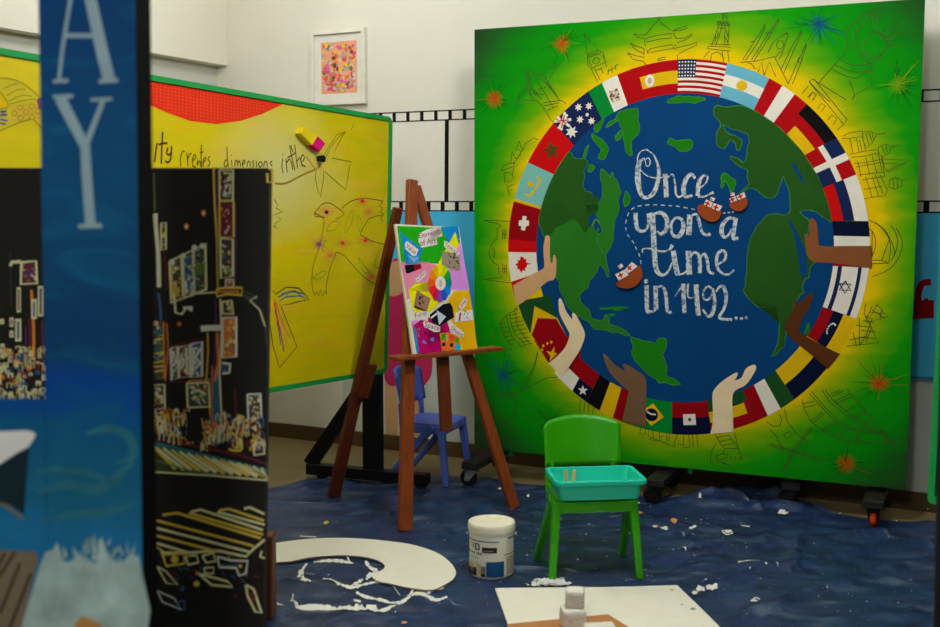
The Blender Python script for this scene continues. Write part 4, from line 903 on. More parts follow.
bp = N.new('ShaderNodeBump'); bp.inputs['Strength'].default_value = .9; bp.inputs['Distance'].default_value = .012; rd = math_node(N, L, 'POWER', math_node(N, L, 'SUBTRACT', 1, math_node(N, L, 'ABSOLUTE', math_node(N, L, 'MULTIPLY', math_node(N, L, 'SUBTRACT', nzt(1.1, 3, tc), .5), 7))), 6); rd.node.use_clamp = True
L.new(math_node(N, L, 'ADD', math_node(N, L, 'MULTIPLY', nzt(9, 6, tc), .8), math_node(N, L, 'MULTIPLY', rd, 1.6)), bp.inputs['Height']); L.new(bp.outputs['Normal'], b.inputs['Normal'])
tarp = tag(obj('tarpaulin', bm, tm, smooth=True), 'creased blue plastic tarpaulin spread over the floor, spattered with white paint', 'tarpaulin')
# dried paint on the tarp
WETP = mat('dried white paint', (228, 224, 210), 1.25, rough=.55, var=.04, bump=.2)
def tpt(x, y, dz=.002):
    g = ground(x, y, TZ); return V((g.x, g.y, tz(g.x, g.y)+dz))
def smear_line(bm, pts, ws, mi=0):
    q = smooth_pts([(a[0], a[1], w) for a, w in zip(pts, ws)], 7); L_ = []
    for i, a in enumerate(q):
        d = V(q[min(i+1, len(q)-1)][:2])-V(q[max(i-1, 0)][:2]); d.normalize(); s = V((-d.y, d.x*1.0)); w = a[2]*(.75+.6*noise.noise(V((a[0]*.35, a[1]*.35, 3)))+.3*random.uniform(-1, 1))
        w = max(.25, w*(.45+.55*abs(d.y)+0*w)) if False else max(.25, w)
        l = (a[0]+s.x*w/2, a[1]+s.y*w*.45); r_ = (a[0]-s.x*w/2, a[1]-s.y*w*.45)
        L_.append((bm.verts.new(tpt(*l)), bm.verts.new(tpt(*r_))))
    for a, e in zip(L_, L_[1:]):
        f = bm.faces.new((a[0], a[1], e[1], e[0])); f.material_index = mi; f.normal_update()
        if f.normal.z < 0: f.normal_flip()
S4 = 4.273
TR = [('370,235 382,268', 16), ('400,275 340,262 280,262 230,268', 14), ('202,275 180,305 168,335 185,350 218,360', 16), ('270,350 305,346 340,370 395,380 440,365 500,352 560,356', 13), ('450,262 470,290 500,308 470,322 455,342', 18), ('440,340 410,360 390,375', 16),
      ('410,395 450,415 520,430 580,446 620,430 650,405 700,405 750,430 800,415', 15), ('130,432 150,450 165,474 250,470 330,476 400,475 460,470 520,480 600,460', 13), ('400,430 430,436', 14), ('72,445 105,455', 12), ('142,405 138,440', 8), ('570,370 600,412', 12), ('655,382 640,410', 12), ('715,402 740,385 785,375', 22), ('170,156 240,160', 10), ('690,260 700,262', 2)]
for t, w in TR:
    bm = B(); pts = T(260, 500, S4, t); smear_line(bm, pts, [w*1.25/S4*(.6 if k in (0, len(pts)-1) else 1) for k in range(len(pts))])
    obj('paint_streak', bm, WETP, tarp, normals=False)
def blob(bm, x, y, rx, ry, mi=0, n=16):
    c = bm.verts.new(tpt(x, y, .0025)); vs = []
    for k in range(n):
        j = random.uniform(.55, 1.25); vs.append(bm.verts.new(tpt(x+rx*j*math.cos(-2*math.pi*k/n), y+ry*j*math.sin(-2*math.pi*k/n))))
    for k in range(n):
        f = bm.faces.new((c, vs[k], vs[(k+1) % n])); f.material_index = mi; f.normal_update()
        if f.normal.z < 0: f.normal_flip()
DUST = mat('dusty paint smear', (112, 126, 142), 1.0, rough=.8, var=.2)
rs = random.Random(21)
for i in range(46):
    if i < 26: x = rs.uniform(285, 450); y = rs.uniform(560, 612)
    else: x = rs.uniform(560, 730); y = rs.uniform(498, 552)
    l = rs.uniform(5, 20); bm = B(); smear_line(bm, [(x, y), (x+l*.5, y+rs.uniform(-2, 2)), (x+l, y+rs.uniform(-3, 3))], [.4, rs.uniform(.5, 1.6), .4]); obj('paint_streak', bm, DUST, tarp, normals=False)
TAN = mat('tan paint fleck', (190, 130, 80), 1.3); YFL = mat('yellow paint fleck', (200, 180, 30), 1.3)
for x, y, rx, ry in ((700, 589, 6, 3.5), (712, 588, 7, 3), (695, 593, 3, 2), (706, 580, 1.5, 1), (690, 537, 8, 1.6), (664, 529, 5, 2.4), (655, 527, 2.5, 1.2), (818, 584, 2, 1.6), (754, 601, 3.5, 1.2), (783, 513, 5, 2), (728, 532, 4, 1.6), (693, 529, 4, 1.5), (700, 505, 2, 1), (500, 489, 1.8, 1.2), (528, 497, 1.6, 1)):
    bm = B()
    blob(bm, x, y, rx, ry)
    obj('paint_splash', bm, WETP, tarp, normals=False)
for x, y, m in ((326, 523, YFL), (656, 527, TAN), (674, 522, TAN), (776, 541, TAN), (609, 511, TAN), (640, 513, TAN), (404, 625, TAN)):
    bm = B(); blob(bm, x, y, 3.2, 1.5); obj('paint_splash', bm, m, tarp, normals=False)
bm = B()
for i in range(230):
    x = random.uniform(280, 930); y = random.uniform(492, 620)
    if x < 520 and random.random() < .6: continue
    blob(bm, x, y, random.uniform(.3, 1.1), random.uniform(.25, .6), n=6)
obj('paint_speckle', bm, WETP, tarp, normals=False, kind='stuff')
for pts in ('726,531 733,533 727,535 722,532', '741,526 750,527', '752,601 756,598 760,600', '765,565 772,568 778,571', '738,563 748,561 760,562', '665,553 677,555 686,556', '722,531 730,533'):
    bm = B(); q = T(0, 0, 1, pts); smear_line(bm, q, [1.3]*len(q)); obj('paint_streak', bm, WETP, tarp, normals=False)

# ------------------------------------------------------------------ things lying on the tarp
BRD = mat('white painted board', (232, 226, 206), 1.2, rough=.6, var=.03)
BRDE = mat('board raw edge', (150, 130, 100), 1)
z = T(260, 500, S4, '-160,330 -120,250 -40,205 68,183 200,166 330,161 420,164 500,170 640,188 740,218 800,254 836,300 826,336 780,366 730,384 640,375 560,358 500,345 478,322 508,306 533,288 522,268 480,250 400,237 300,237 200,247 130,262 60,268 0,290 -60,330 -110,370')
zz = smooth_pts(z, 4, True)
bm = B(); top = .016; prism(bm, [ground(x, y, top) for x, y in zz], V((0, 0, -.006)), 0, 1)
tag(obj('curved_cutout', bm, [BRD, BRDE]), 'flat white hook-shaped cut-out lying on the tarp left of the paint bucket', 'cut-out')
SHT = .018
q = [(495, 588), (560, 587.2), (600, 587), (632, 586.5), (645, 586), (677.2, 585), (700, 607), (738, 645), (640, 652), (519, 655)]
bm = B(); prism(bm, [ground(x, y, SHT) for x, y in q], V((0, 0, -.007)), 0, 0)
sheet = tag(obj('white_panel', bm, [BRD]), 'flat white rectangular panel lying on the tarp in front of the green chair', 'panel')
bm = B()
for x, y, rx, ry, mi in ((672, 590, 2.5, .8, 0), (682, 604.5, 1.6, .5, 1), (693, 609, 3, 1.3, 1), (507, 589, 1.2, .5, 0)):
    vs = [ground(x+rx*math.cos(2*math.pi*k/9), y+ry*math.sin(2*math.pi*k/9), SHT) for k in range(9)]
    f = bm.faces.new([bm.verts.new(V((v.x, v.y, SHT+.0006))) for v in vs]); f.material_index = mi; f.normal_update()
    if f.normal.z < 0: f.normal_flip()
obj('paint_mark', bm, [mat('ochre mark', (200, 180, 120), 1.2), mat('grey mark', (150, 156, 146), 1.1)], sheet, normals=False)
CARD = mat('brown cardboard', (176, 120, 70), 1.15, rough=.8, var=.06)
CDT = SHT+.008
q = [(507, 624), (608, 614.2), (640, 634), (650, 648), (514, 662)]
bm = B(); prism(bm, [ground(x, y, CDT) for x, y in q], V((0, 0, -.006)))
tag(obj('cardboard_sheet', bm, CARD), 'brown cardboard sheet lying over the near edge of the white panel', 'cardboard')
# rough white cubes
FOAM = mat('rough white plaster', (216, 210, 192), 1.35, rough=.9, var=.10, scale=30, bump=.8, bscale=45)
DENT = mat('grey dent', (140, 136, 122), 1, rough=.95)
def cube(cpos, s, yaw, label, seed, dents=True):
    rs = random.Random(seed); R = Matrix.Rotation(yaw, 3, 'Z')
    t = thing('plaster_cube', label, 'cube', Matrix.Translation(cpos), group=None)
    bm = B(); box(bm, V(cpos)+V((0, 0, s[2]/2)), s, R, bev=.010)
    bmesh.ops.subdivide_edges(bm, edges=bm.edges[:], cuts=3, use_grid_fill=True)
    for v in bm.verts:
        d = noise.noise(v.co*35+V((seed, 0, 0)))*.0022
        c = V(cpos)+V((0, 0, s[2]/2)); v.co += (v.co-c).normalized()*d
        v.co.z = max(v.co.z, cpos[2]+.0003)
    obj('body', bm, FOAM, t, smooth=True)
    if dents:
        bm = B()
        for i in range(3):
            a = rs.uniform(-.38, .38)*s[0]; h = rs.uniform(.25, .8)*s[2]; r_ = rs.uniform(.0015, .0035)
            cc = V(cpos)+R @ V((a, -s[1]/2-.0012, 0))+V((0, 0, h)); lathe(bm, cc, [(0, .001), (r_*.7, .0008), (r_, -.0015)], 9, axis=R @ V((0, -1, 0)))
        obj('dent', bm, DENT, t, kind='stuff')
c0 = ground(572.5, 631, CDT); s0 = .083
cube((c0.x+.003, c0.y+.024, CDT+.001), (.077, .076, .070), .12, 'lower rough white cube on the brown cardboard, carrying another cube', 3)
cube((c0.x+.010, c0.y+.030, CDT+.0725), (.062, .060, .058), -.08, 'upper rough white cube, stacked on another cube', 8)
c1 = ground(598, 634, CDT); cube((c1.x+.002, c1.y-.02, CDT+.001), (.10, .055, .040), .1, 'low white plaster block lying beside the two stacked cubes', 12, False)
# pile of white chips by the chair leg
CHIP = mat('white plaster chips', (226, 220, 204), 1.35, rough=.9)
bm = B(); rs = random.Random(4)
for i in range(260):
    x = rs.gauss(551, 8); y = 586.2-abs(rs.gauss(0, 2.2)); 
    if not 526 < x < 574: continue
    g = ground(x, y+1.5, TZ+.002); hgt = max(0, .013*(1-abs(x-550)/20))*rs.random()
    R = Matrix.Rotation(rs.uniform(0, 3), 3, 'Z') @ Matrix.Rotation(rs.uniform(-.5, .5), 3, 'X'); box(bm, (g.x, g.y+.015, TZ+.006+hgt), (rs.uniform(.008, .02), rs.uniform(.006, .015), .002), R)
tag(obj('plaster_chips', bm, CHIP), 'small heap of white chips at the foot of the green chair', 'chips', kind='stuff')

# ------------------------------------------------------------------ paint bucket
bc = ground(491.5, 573.0, TZ); bc = V((bc.x, bc.y, TZ+.001)); BR, BH = .0845, .205
bk = thing('paint_bucket', 'white plastic paint bucket with lid and printed label, standing on the tarp', 'bucket', Matrix.Translation(bc))
PLA = mat('white bucket plastic', (224, 220, 200), 1.15, rough=.4, var=.03)
bm = B(); lathe(bm, bc, [(0, 0), (BR-.006, 0), (BR-.003, .004), (BR-.001, .08), (BR, BH-.045), (BR+.002, BH-.04), (BR+.002, BH-.022), (0, BH-.022)], 56); obj('body', bm, PLA, bk, smooth=False)
bm = B(); lathe(bm, bc+V((0, 0, BH-.03)), [(BR+.001, 0), (BR+.005, 0), (BR+.005, .020), (BR+.002, .027), (BR-.006, .027), (BR-.012, .022), (0, .0215)], 56); obj('lid', bm, mat('lid plastic', (232, 226, 200), 1.15, rough=.45, var=.05), bk)
viewang = math.atan2(-bc.y, -bc.x)
def bang(px): # bucket angle for photo x
    return viewang + math.asin(max(-.98, min(.98, (px-491.5)/22.6)))
def bz(py): return max(0, min(BH, (579-py)/59.0*(BH-.012)))
def blabel(quads, name='label'):
    bm = B(); mats = []
    for (xa, ya, xb, yb, m, ly) in quads:
        if m not in mats: mats.append(m)
        a0, a1 = bang(455+xa/7.84), bang(455+xb/7.84); z0, z1 = bz(505+yb/7.84), bz(505+ya/7.84); n = 10; r_ = BR+.0012+.0004*ly
        prev = None
        for i in range(n+1):
            a = a0+(a1-a0)*i/n; cur = [bm.verts.new(bc+V((r_*math.cos(a), r_*math.sin(a), zz_))) for zz_ in (z0, z1)]
            if prev:
                f = bm.faces.new((prev[0], cur[0], cur[1], prev[1])); f.material_index = mats.index(m)
            prev = cur
    obj(name, bm, mats, bk, normals=False)
LB = mat('label blue', (10, 70, 110), 1.4); LD = mat('label dark', (34, 28, 34), 1); LC = mat('label cream', (210, 206, 186), 1.15); LG = mat('label grey', (120, 116, 104), 1); LY = mat('label yellow', (206, 200, 30), 1.3); LN = mat('label navy', (20, 36, 110), 1.2)
LT = mat('label tan', (190, 176, 120), 1.2)
Q = [(110, 230, 345, 238, LN, 0), (410, 210, 470, 220, LN, 0), (385, 355, 480, 362, LD, 0), (212, 285, 328, 335, LD, 0), (110, 412, 385, 560, LC, 0), (245, 415, 382, 555, LB, 1), (112, 440, 150, 500, LT, 1), (112, 480, 170, 555, LD, 1), (125, 490, 150, 530, mat('label mauve', (120, 90, 90), 1), 2), (170, 440, 205, 535, LT, 1), (205, 460, 240, 535, LG, 1), (205, 530, 240, 555, LD, 2), (400, 380, 470, 560, mat('label pale', (186, 180, 150), 1.1), 0)]
for i in range(9): Q.append((405, 390+i*17, 462, 394+i*17, LG, 1))
for i in range(5): Q.append((395, 235+i*22, 465, 239+i*22, mat('label faint', (196, 192, 172), 1.1), 0))
for k, (xa, xb) in enumerate(((118, 126), (132, 140), (148, 156), (170, 176), (182, 190), (196, 208))): Q.append((xa, 335+k % 2*4, xb, 358, LD, 0))
for k in range(8): Q.append((120+k*9, 385, 125+k*9, 397, mat('label cyan', (90, 160, 180), 1.2), 0))
for k in range(9): Q.append((224+k*9, 312, 229+k*9, 322, LT, 1))
Q += [(118, 255, 130, 300, LY, 0), (134, 255, 150, 262, LY, 0), (140, 255, 150, 305, mat('label green', (90, 150, 40), 1.2), 0), (160, 256, 192, 266, LN, 0), (160, 308, 192, 318, LN, 0), (158, 262, 168, 312, LN, 0), (184, 262, 194, 312, LN, 0)]
blabel(Q)
bm = B()
for s in (1, -1):
    a = viewang+s*1.5; pr = bc+V(((BR+.004)*math.cos(a), (BR+.004)*math.sin(a), BH-.05)); lathe(bm, pr, [(.008, 0), (.008, .006), (0, .006)], 10, axis=(math.cos(a), math.sin(a), 0))
pts = []
for i in range(21):
    a = viewang+1.5-3.0*i/20-math.pi*0; h = BH-.05+.0
    a = viewang+math.pi-1.6+3.2*i/20; pts.append(bc+V(((BR+.011)*math.cos(a), (BR+.011)*math.sin(a), BH-.05-.035*math.sin(math.pi*i/20))))
tube(bm, pts, .0018, 6); obj('wire_handle', bm, ALU, bk)

# ------------------------------------------------------------------ children's plastic chairs
def kids_chair(M, m, label, front_splay, group=None, rake=.150, sc=(1, 1, 1)):
    """local frame: x right, -y forwards; feet at z=0"""
    t = thing('kids_chair', label, 'chair', M, group)
    X = lambda p: M @ V((p[0]*sc[0], p[1]*sc[1], p[2]*sc[2]))
    Wd, Dp, SH = .306, .25, .306
    # seat: a dished slab with a rolled front lip
    bm = B(); nu, nv = 12, 12; top_ = []; bot = []
    for j in range(nv+1):
        v = j/nv; y = -Dp/2-.002+(Dp)*v
        r0, r1 = [], []
        for i in range(nu+1):
            u = i/nu*2-1; w = Wd/2*(1-.06*(1-v)); 
            rc = .035; 
            xx = u*w*(1-.10*v)
            edge = max(0, abs(u)-.8)/.2
            yy = y + (rc*edge*edge if v < .12 else 0)*(1-v/.12 if v < .12 else 0)
            z_ = SH-.010*(1-u*u)*math.sin(math.pi*v)-(.016*(1-v/.16)**2 if v < .16 else 0)
            r0.append(bm.verts.new(X((xx, yy, z_)))); r1.append(bm.verts.new(X((xx*.985, yy+.004, z_-.014))))
        top_.append(r0); bot.append(r1)
    for A_, fl in ((top_, 0), (bot, 1)):
        for j in range(nv):
            for i in range(nu): bm.faces.new((A_[j][i], A_[j][i+1], A_[j+1][i+1], A_[j+1][i]))
    for j in range(nv):
        for i in (0, nu): bm.faces.new((top_[j][i], top_[j+1][i], bot[j+1][i], bot[j][i]))
    for i in range(nu):
        for j in (0, nv): bm.faces.new((top_[j][i], top_[j][i+1], bot[j][i+1], bot[j][i]))
    obj('seat', bm, m, t, smooth=True)
    # backrest: curved shell with an arched top, standing on two lugs
    bm = B(); nu, nv = 16, 10; fr_, bk_ = [], []
    for j in range(nv+1):
        v = j/nv; r0, r1 = [], []
        for i in range(nu+1):
            u = i/nu*2-1; top_z = .568-.022*u*u-(.05*max(0, abs(u)-.93)/.07*.2)
            zb = .382-.010*(1-u*u); z_ = zb+(top_z-zb)*v
            w = .153-.004*(1-v)
            y = .112+.050*(z_-.31)/.27-.030*u*u+ .016*(1-u*u)
            r0.append(bm.verts.new(X((u*w, y, z_)))); r1.append(bm.verts.new(X((u*w*.975, y+.016, z_-.003*v))))
        fr_.append(r0); bk_.append(r1)
    for A_ in (fr_, bk_):
        for j in range(nv):
            for i in range(nu): bm.faces.new((A_[j][i], A_[j][i+1], A_[j+1][i+1], A_[j+1][i]))
    for j in range(nv):
        for i in (0, nu): bm.faces.new((fr_[j][i], fr_[j+1][i], bk_[j+1][i], bk_[j][i]))
    for i in range(nu):
        for j in (0, nv): bm.faces.new((fr_[j][i], fr_[j][i+1], bk_[j][i+1], bk_[j][i]))
    back = obj('backrest', bm, m, t, smooth=True)
    for s in (-1, 1):
        bm = B(); bar(bm, X((s*.128, .110, .285)), X((s*.130, .118, .40)), .034, .018, up=(M.to_3x3() @ V((0, 1, 0))), bev=.004); obj('back_support', bm, m, t)
    # legs: front pair upright, rear pair raked
    for s in (-1, 1):
        for (yt, yb, xt, xb) in ((-.105, -.140, .144, .166), (-.06, rake, .146, .172)):
            bm = B(); p0 = X((s*xb, yb, 0.001)); p1 = X((s*xt, yt, .297)); up = M.to_3x3() @ V((0, 1, 0))
            bar(bm, p0, p1, .026, .028, up=up, bev=.006, w1=.034, h1=.040); l = obj('leg', bm, m, t)
    bm = B()
    bar(bm, X((-.146, -.120, .276)), X((.146, -.120, .276)), .012, .042, bev=.004); obj('front_apron', bm, m, t)
    for s in (-1, 1):
        bm = B(); bar(bm, X((s*.146, -.12, .276)), X((s*.140, .10, .276)), .014, .04, bev=.004); obj('side_apron', bm, m, t)
    return t
GCH = mat('green chair plastic', (48, 146, 0), 1.3, rough=.38, var=.03, spec=.4)
BCH = mat('blue chair plastic', (72, 92, 172), 1.35, rough=.42, var=.03, spec=.4)
ff = (ground(552, 578.5, TZ)+ground(640, 578.5, TZ))/2; rfp = (ground(535, 557.5, TZ)+ground(622, 556, TZ))/2
dirf = (ff-rfp); yaw = math.atan2(dirf.x, -dirf.y)*.75
gcen = (ff+rfp)/2 + V((0, -.022, 0)); gcen.z = TZ+.0005
MGc = Matrix.Translation(gcen) @ Matrix.Rotation(yaw, 4, 'Z')
kids_chair(MGc, GCH, 'small bright green plastic chair with a turquoise tub on its seat', 0)
nf = ground(442.6, 489.5, TZ); nr = ground(387, 478.5, TZ); ffr = ground(463.8, 475, TZ)
yawb = math.radians(70); bfw = V((math.sin(yawb), -math.cos(yawb), 0)); bcen = (nf+ffr)/2 - bfw*.132 + V((.015, .05, 0)); bcen.z = TZ+.0005
MBc = Matrix.Translation(bcen) @ Matrix.Rotation(yawb, 4, 'Z')
kids_chair(MBc, BCH, 'small blue plastic chair seen sideways behind the wooden easel', 0, rake=.19)
# ------------------------------------------------------------------ turquoise tub with pegs
TUB = mat('turquoise tub plastic', (24, 168, 140), 1.65, rough=.4, var=.03)
MT = MGc @ Matrix.Translation((0.014, -.048, .308))
tub = thing('plastic_tub', 'turquoise rectangular plastic tub sitting on the green chair', 'tub', MT)
def rrect(w, d, r, z, n=5): return [MT @ V((x, y, z)) for x, y in rounded(-w/2, w/2, -d/2, d/2, r, n)]
def loft(bm, rings, close0=True, close1=True):
    R_ = [[bm.verts.new(v) for v in r] for r in rings]; k = len(R_[0])
    for a, e in zip(R_, R_[1:]):
        for i in range(k): bm.faces.new((a[i], a[(i+1) % k], e[(i+1) % k], e[i]))
    if close0: bm.faces.new(R_[0])
    if close1: bm.faces.new(R_[-1])
TH = .071
bm = B(); loft(bm, [rrect(.292, .185, .015, 0), rrect(.318, .212, .02, TH), rrect(.310, .204, .018, TH), rrect(.284, .177, .013, .004)]); obj('basin', bm, TUB, tub)
bm = B(); loft(bm, [rrect(.319, .213, .02, TH-.010), rrect(.346, .236, .026, TH-.012), rrect(.344, .238, .027, TH+.002), rrect(.338, .232, .025, TH+.006), rrect(.314, .208, .019, TH+.005), rrect(.312, .206, .018, TH-.004)], False, False); obj('rim', bm, TUB, tub)
WOODP = mat('pale peg wood', (220, 170, 110), 1.3, rough=.7)
for k, (x, y, lean, pk) in enumerate(((-.108, -.03, -.14, 0), (-.090, -.03, .10, 1))):
    bm = B(); a = MT @ V((x, y, .006)); e = MT @ V((x+lean*.06, y+.01, .098)); bar(bm, a, e, .013, .007, bev=.001)
    tag(obj('wooden_peg', bm, WOODP), ['wooden stick standing in the tub, left one of the pair', 'wooden stick standing in the tub, right one of the pair'][k], 'stick', 'sticks in the turquoise tub')
for k, (x, y, a_) in enumerate(((-.055, .0, .3), (-.02, .02, -.2))):
    bm = B(); c_ = MT @ V((x, y, .03)); lathe(bm, c_-V((0, 0, .024)), [(0, 0), (.013, 0), (.015, .028), (.012, .034), (0, .034)], 12)
    tag(obj('paint_pot', bm, mat('pinkish pot', (150, 130, 100), 1.1)), ['small dull pot inside the tub, nearer the sticks', 'small dull pot inside the tub, further from the sticks'][k], 'pot', 'pots in the turquoise tub')

# ------------------------------------------------------------------ easel
WD = mat('reddish brown easel wood', (130, 60, 20), 1.2, rough=.4, var=.32, scale=11, stretch=(6, 6, .5), spec=.5, coat=.15)
WD2 = mat('dark easel wood', (96, 42, 16), 1.15, rough=.45, var=.2, scale=9, stretch=(5, 5, .6))
fL, fR, fB = ground(405, 530.5, TZ), ground(514, 508, TZ), ground(333.5, 497, TZ)
mid = (fL+fR)/2
EP_n = None
# apex: on the leaning front plane, found along its own ray
ap = at_y(413.5, 183, mid.y+.16)
EU = (fR-fL).normalized(); EW = (ap-mid); EWn = (EW - EU*EW.dot(EU)).normalized()
EP = Plane(mid, EU, EWn)
es = thing('easel', 'reddish brown wooden tripod easel holding a colourful poster', 'easel', Matrix.Translation(V(((fL.x+fR.x+fB.x)/3, (fL.y+fR.y+fB.y)/3, TZ))))
apL = EP.px(407, 190); apR = EP.px(417, 186)
NN = EP.N
bm = B(); bar(bm, fL, EP.px(410.5, 180.5, .012), .062, .03, up=NN, bev=.003, w1=.048); obj('leg', bm, WD, es)
bm = B(); bar(bm, fR, EP.px(416.5, 186, -.008), .055, .028, up=NN, bev=.003, w1=.042); obj('leg', bm, WD, es)
bm = B(); bar(bm, fB, EP.px(404, 206, -.05), .06, .03, up=NN, bev=.003, w1=.04); obj('rear_leg', bm, WD2, es)
bm = B(); bar(bm, EP.px(440, 358, .014), EP.px(425, 250, .014), .05, .02, up=NN, bev=.003); obj('mast', bm, WD, es)
bm = B(); bar(bm, EP.px(442.5, 431, .03), EP.px(438, 345, .03), .058, .022, up=NN, bev=.003); obj('slider', bm, WD2, es)
# tray: horizontal shelf
t0, t1 = EP.px(386.5, 357.5, .05), EP.px(492, 350.5, .05); zt_ = (t0.z+t1.z)/2; t0.z = t1.z = zt_
hN = V((NN.x, NN.y, 0)).normalized()
bm = B(); bar(bm, t0, t1, .075, .018, bev=.003); obj('tray', bm, WD, es)
# hinge block on the rear leg
ld = (EP.px(404, 206, -.05)-fB); sid = ld.normalized().cross(NN).normalized()
if sid.x < 0: sid = -sid
bm = B(); bar(bm, fB+ld*.36+sid*.02+NN*.031, fB+ld*.475+sid*.028+NN*.031, .05, .026, up=NN, bev=.003); obj('hinge_block', bm, WD2, es)

# ------------------------------------------------------------------ poster on the easel
PP = Plane(EP.pt(0, 0, .055), EP.U, EP.W)
q4 = [(394.8, 224), (459, 227.3), (477.5, 349), (413, 354)]
po = thing('poster_board', 'colourful collage poster reading Elements of Art, propped on the easel', 'poster', PP.matrix(PP.px(445, 353)))
bm = B(); prism(bm, [PP.px(*a) for a in q4], PP.N*-.012, 0, 0); obj('backing_board', bm, mat('poster white board', (226, 220, 196), 1.15, rough=.6), po)
PG, PB_, PPK, PY, POR, PMG, PLI = (paint('collage '+n_, c, 1.45) for n_, c in (('green', (30, 150, 14)), ('blue', (10, 120, 176)), ('pink', (206, 120, 150)), ('yellow', (236, 204, 4)), ('orange', (238, 160, 10)), ('magenta', (168, 6, 92)), ('lilac', (196, 130, 200))))
PWH = paint('collage white', (226, 220, 210), 1.15); PBK = paint('collage black', (18, 20, 24), 1); PTX = paint('collage lettering', (150, 16, 70), 1.2)
SPo = 8.36
A1 = lambda t: T(390, 215, SPo, t); A2 = lambda t: T(430, 215, SPo, t); A3 = lambda t: T(395, 285, SPo, t); A4 = lambda t: T(435, 285, SPo, t)
p = Paint(PP)
p.poly([(397, 225.8), (457.8, 228.8), (460.5, 245), (462, 265), (401, 262)], PG, 0)
p.poly(A1('85,140 180,220 270,280 240,410 130,410'), PB_, 1)
p.poly(A2('90,100 235,95 250,180 225,260 150,230'), PB_, 1)
p.poly(A1('130,480 250,415 380,410 400,520 350,640 165,640'), PPK, 1)
p.poly(A2('225,260 255,225 330,627 160,627 130,470 200,440'), PLI, 1)
p.poly(A2('70,400 210,140 240,250 150,420 120,470'), PY, 2)
p.poly(A3('165,-10 290,-30 400,120 300,220 170,250 140,180 110,40'), PY, 1)
p.poly([(400.5, 262), (430, 262), (432, 285), (407, 300)], PPK, 0)
p.poly(A4('100,140 160,50 285,45 325,295 150,320 110,250'), POR, 1)
p.poly(A4('150,320 325,297 352,540 180,545'), POR, 1)
p.poly(A3('140,320 210,290 420,330 420,570 180,570'), PMG, 1)
p.poly(A4('-60,270 100,300 130,400 40,555 -60,560'), PMG, 1)
p.poly(A3('135,300 215,290 150,340'), PLI, 2)
p.poly(A3('150,340 175,370 200,560 180,568'), PB_, 2)
obj_paper = p.build('coloured_paper', po)
p = Paint(PP, base=.0025)
p.poly(A1('240,155 310,120 420,95 430,180 375,190 390,250 260,275 235,220'), PWH, 0); p.poly(A2('-10,130 85,100 100,175 50,195 60,245 -10,260'), PWH, 0)
p.text('Elements', (419, 238.5), (441, 233), (418, 233.5), PTX, 1); p.text('of Art', (420, 246), (436, 243), (419, 240.5), PTX, 1)
p.build('title_label', po)
def card(bg, txt, a, e, up):
    p = Paint(PP, base=.003); p.poly(bg, PWH, 0); p.text(txt, a, e, up, PTX, 1); p.build('word_label', po)
card(A1('120,240 140,220 235,290 215,340 190,345 125,285'), 'Value', (405.5, 246), (415, 254.5), (407.5, 242.5), None) if False else card(A1('120,240 140,218 235,290 215,340 190,345 125,285'), 'Value', (405, 247), (414.5, 255), (407, 242.6))
card(A2('115,215 145,225 240,310 235,345 190,320 115,265'), 'Texture', (444, 246), (457, 254.5), (445.5, 242.2))
card(A1('210,530 290,460 300,500 235,565 215,560'), 'Color', (417, 281.5), (425, 273.5), (416, 277.5))
card(A3('160,235 260,218 268,265 195,300 170,285'), 'Form', (415, 318), (426, 315.5), (414.5, 313))
card(A3('230,310 250,300 375,350 370,390 330,395 240,350'), 'Space', (424, 326.5), (438.5, 331), (425, 321.5))
card(A4('190,190 240,105 265,125 255,170 205,225'), 'Line', (459.5, 310.5), (466, 301.5), (457.5, 307))
card(A4('120,345 150,325 240,400 235,440 190,430 125,370'), 'Shape', (450.5, 329.5), (462, 337.5), (452, 325.5))
p = Paint(PP, base=.0025)       # small pictures
p.poly(A1('145,330 235,345 245,380 235,425 150,400'), mat('snap blue', (60, 130, 190), 1.3), 1); p.poly(A1('120,420 240,410 262,440 150,490 130,485'), PBK, 1); p.poly(A1('195,420 250,408 262,445 200,465'), P_DRED, 2)
p.poly(A1('145,335 200,360 240,350 200,400'), mat('snap pale blue', (120, 170, 200), 1.3), 2)
p.build('glued_picture', po); p = Paint(PP, base=.0025)
rs = random.Random(2); TXC = [mat('snap %d' % i, c, 1.15) for i, c in enumerate([(150, 140, 110), (90, 80, 70), (190, 180, 150), (60, 50, 56), (170, 130, 130)])]
p.poly(A2('100,300 245,330 250,450 240,470 95,430'), TXC[0], 1)
for i in range(45):
    q = A2('%d,%d' % (rs.randint(110, 235), rs.randint(320, 450)))[0]; r_ = rs.uniform(.5, 1.5); p.poly([(q[0]+r_*math.cos(k*1.26+i), q[1]+r_*math.sin(k*1.26+i)) for k in range(5)], rs.choice(TXC), 2+i % 4)
p.build('glued_picture', po); p = Paint(PP, base=.0025)
p.poly(A3('180,45 295,115 265,220 155,170'), mat('snap brown', (150, 112, 86), 1.2), 1); p.poly(A3('155,170 265,215 262,225 160,190'), PBK, 1)
for t in ('200,90 220,100 205,130', '225,85 235,100 222,110', '190,140 215,150 205,175', '225,120 240,150 230,160', '200,110 210,120 195,128'): p.poly(A3(t), PBK, 2)
p.build('glued_picture', po); p = Paint(PP, base=.0025)
p.poly(A3('285,250 400,160 460,150 480,190 490,270 370,345 310,310'), PBK, 1); p.poly(A3('345,210 425,265 365,335'), mat('snap pale', (190, 200, 210), 1.2), 2); p.poly(A3('295,270 345,230 350,245 300,285'), PWH, 2)
p.build('glued_picture', po); p = Paint(PP, base=.0025)
p.poly(A4('170,230 215,220 310,210 318,295 160,310'), PWH, 1)
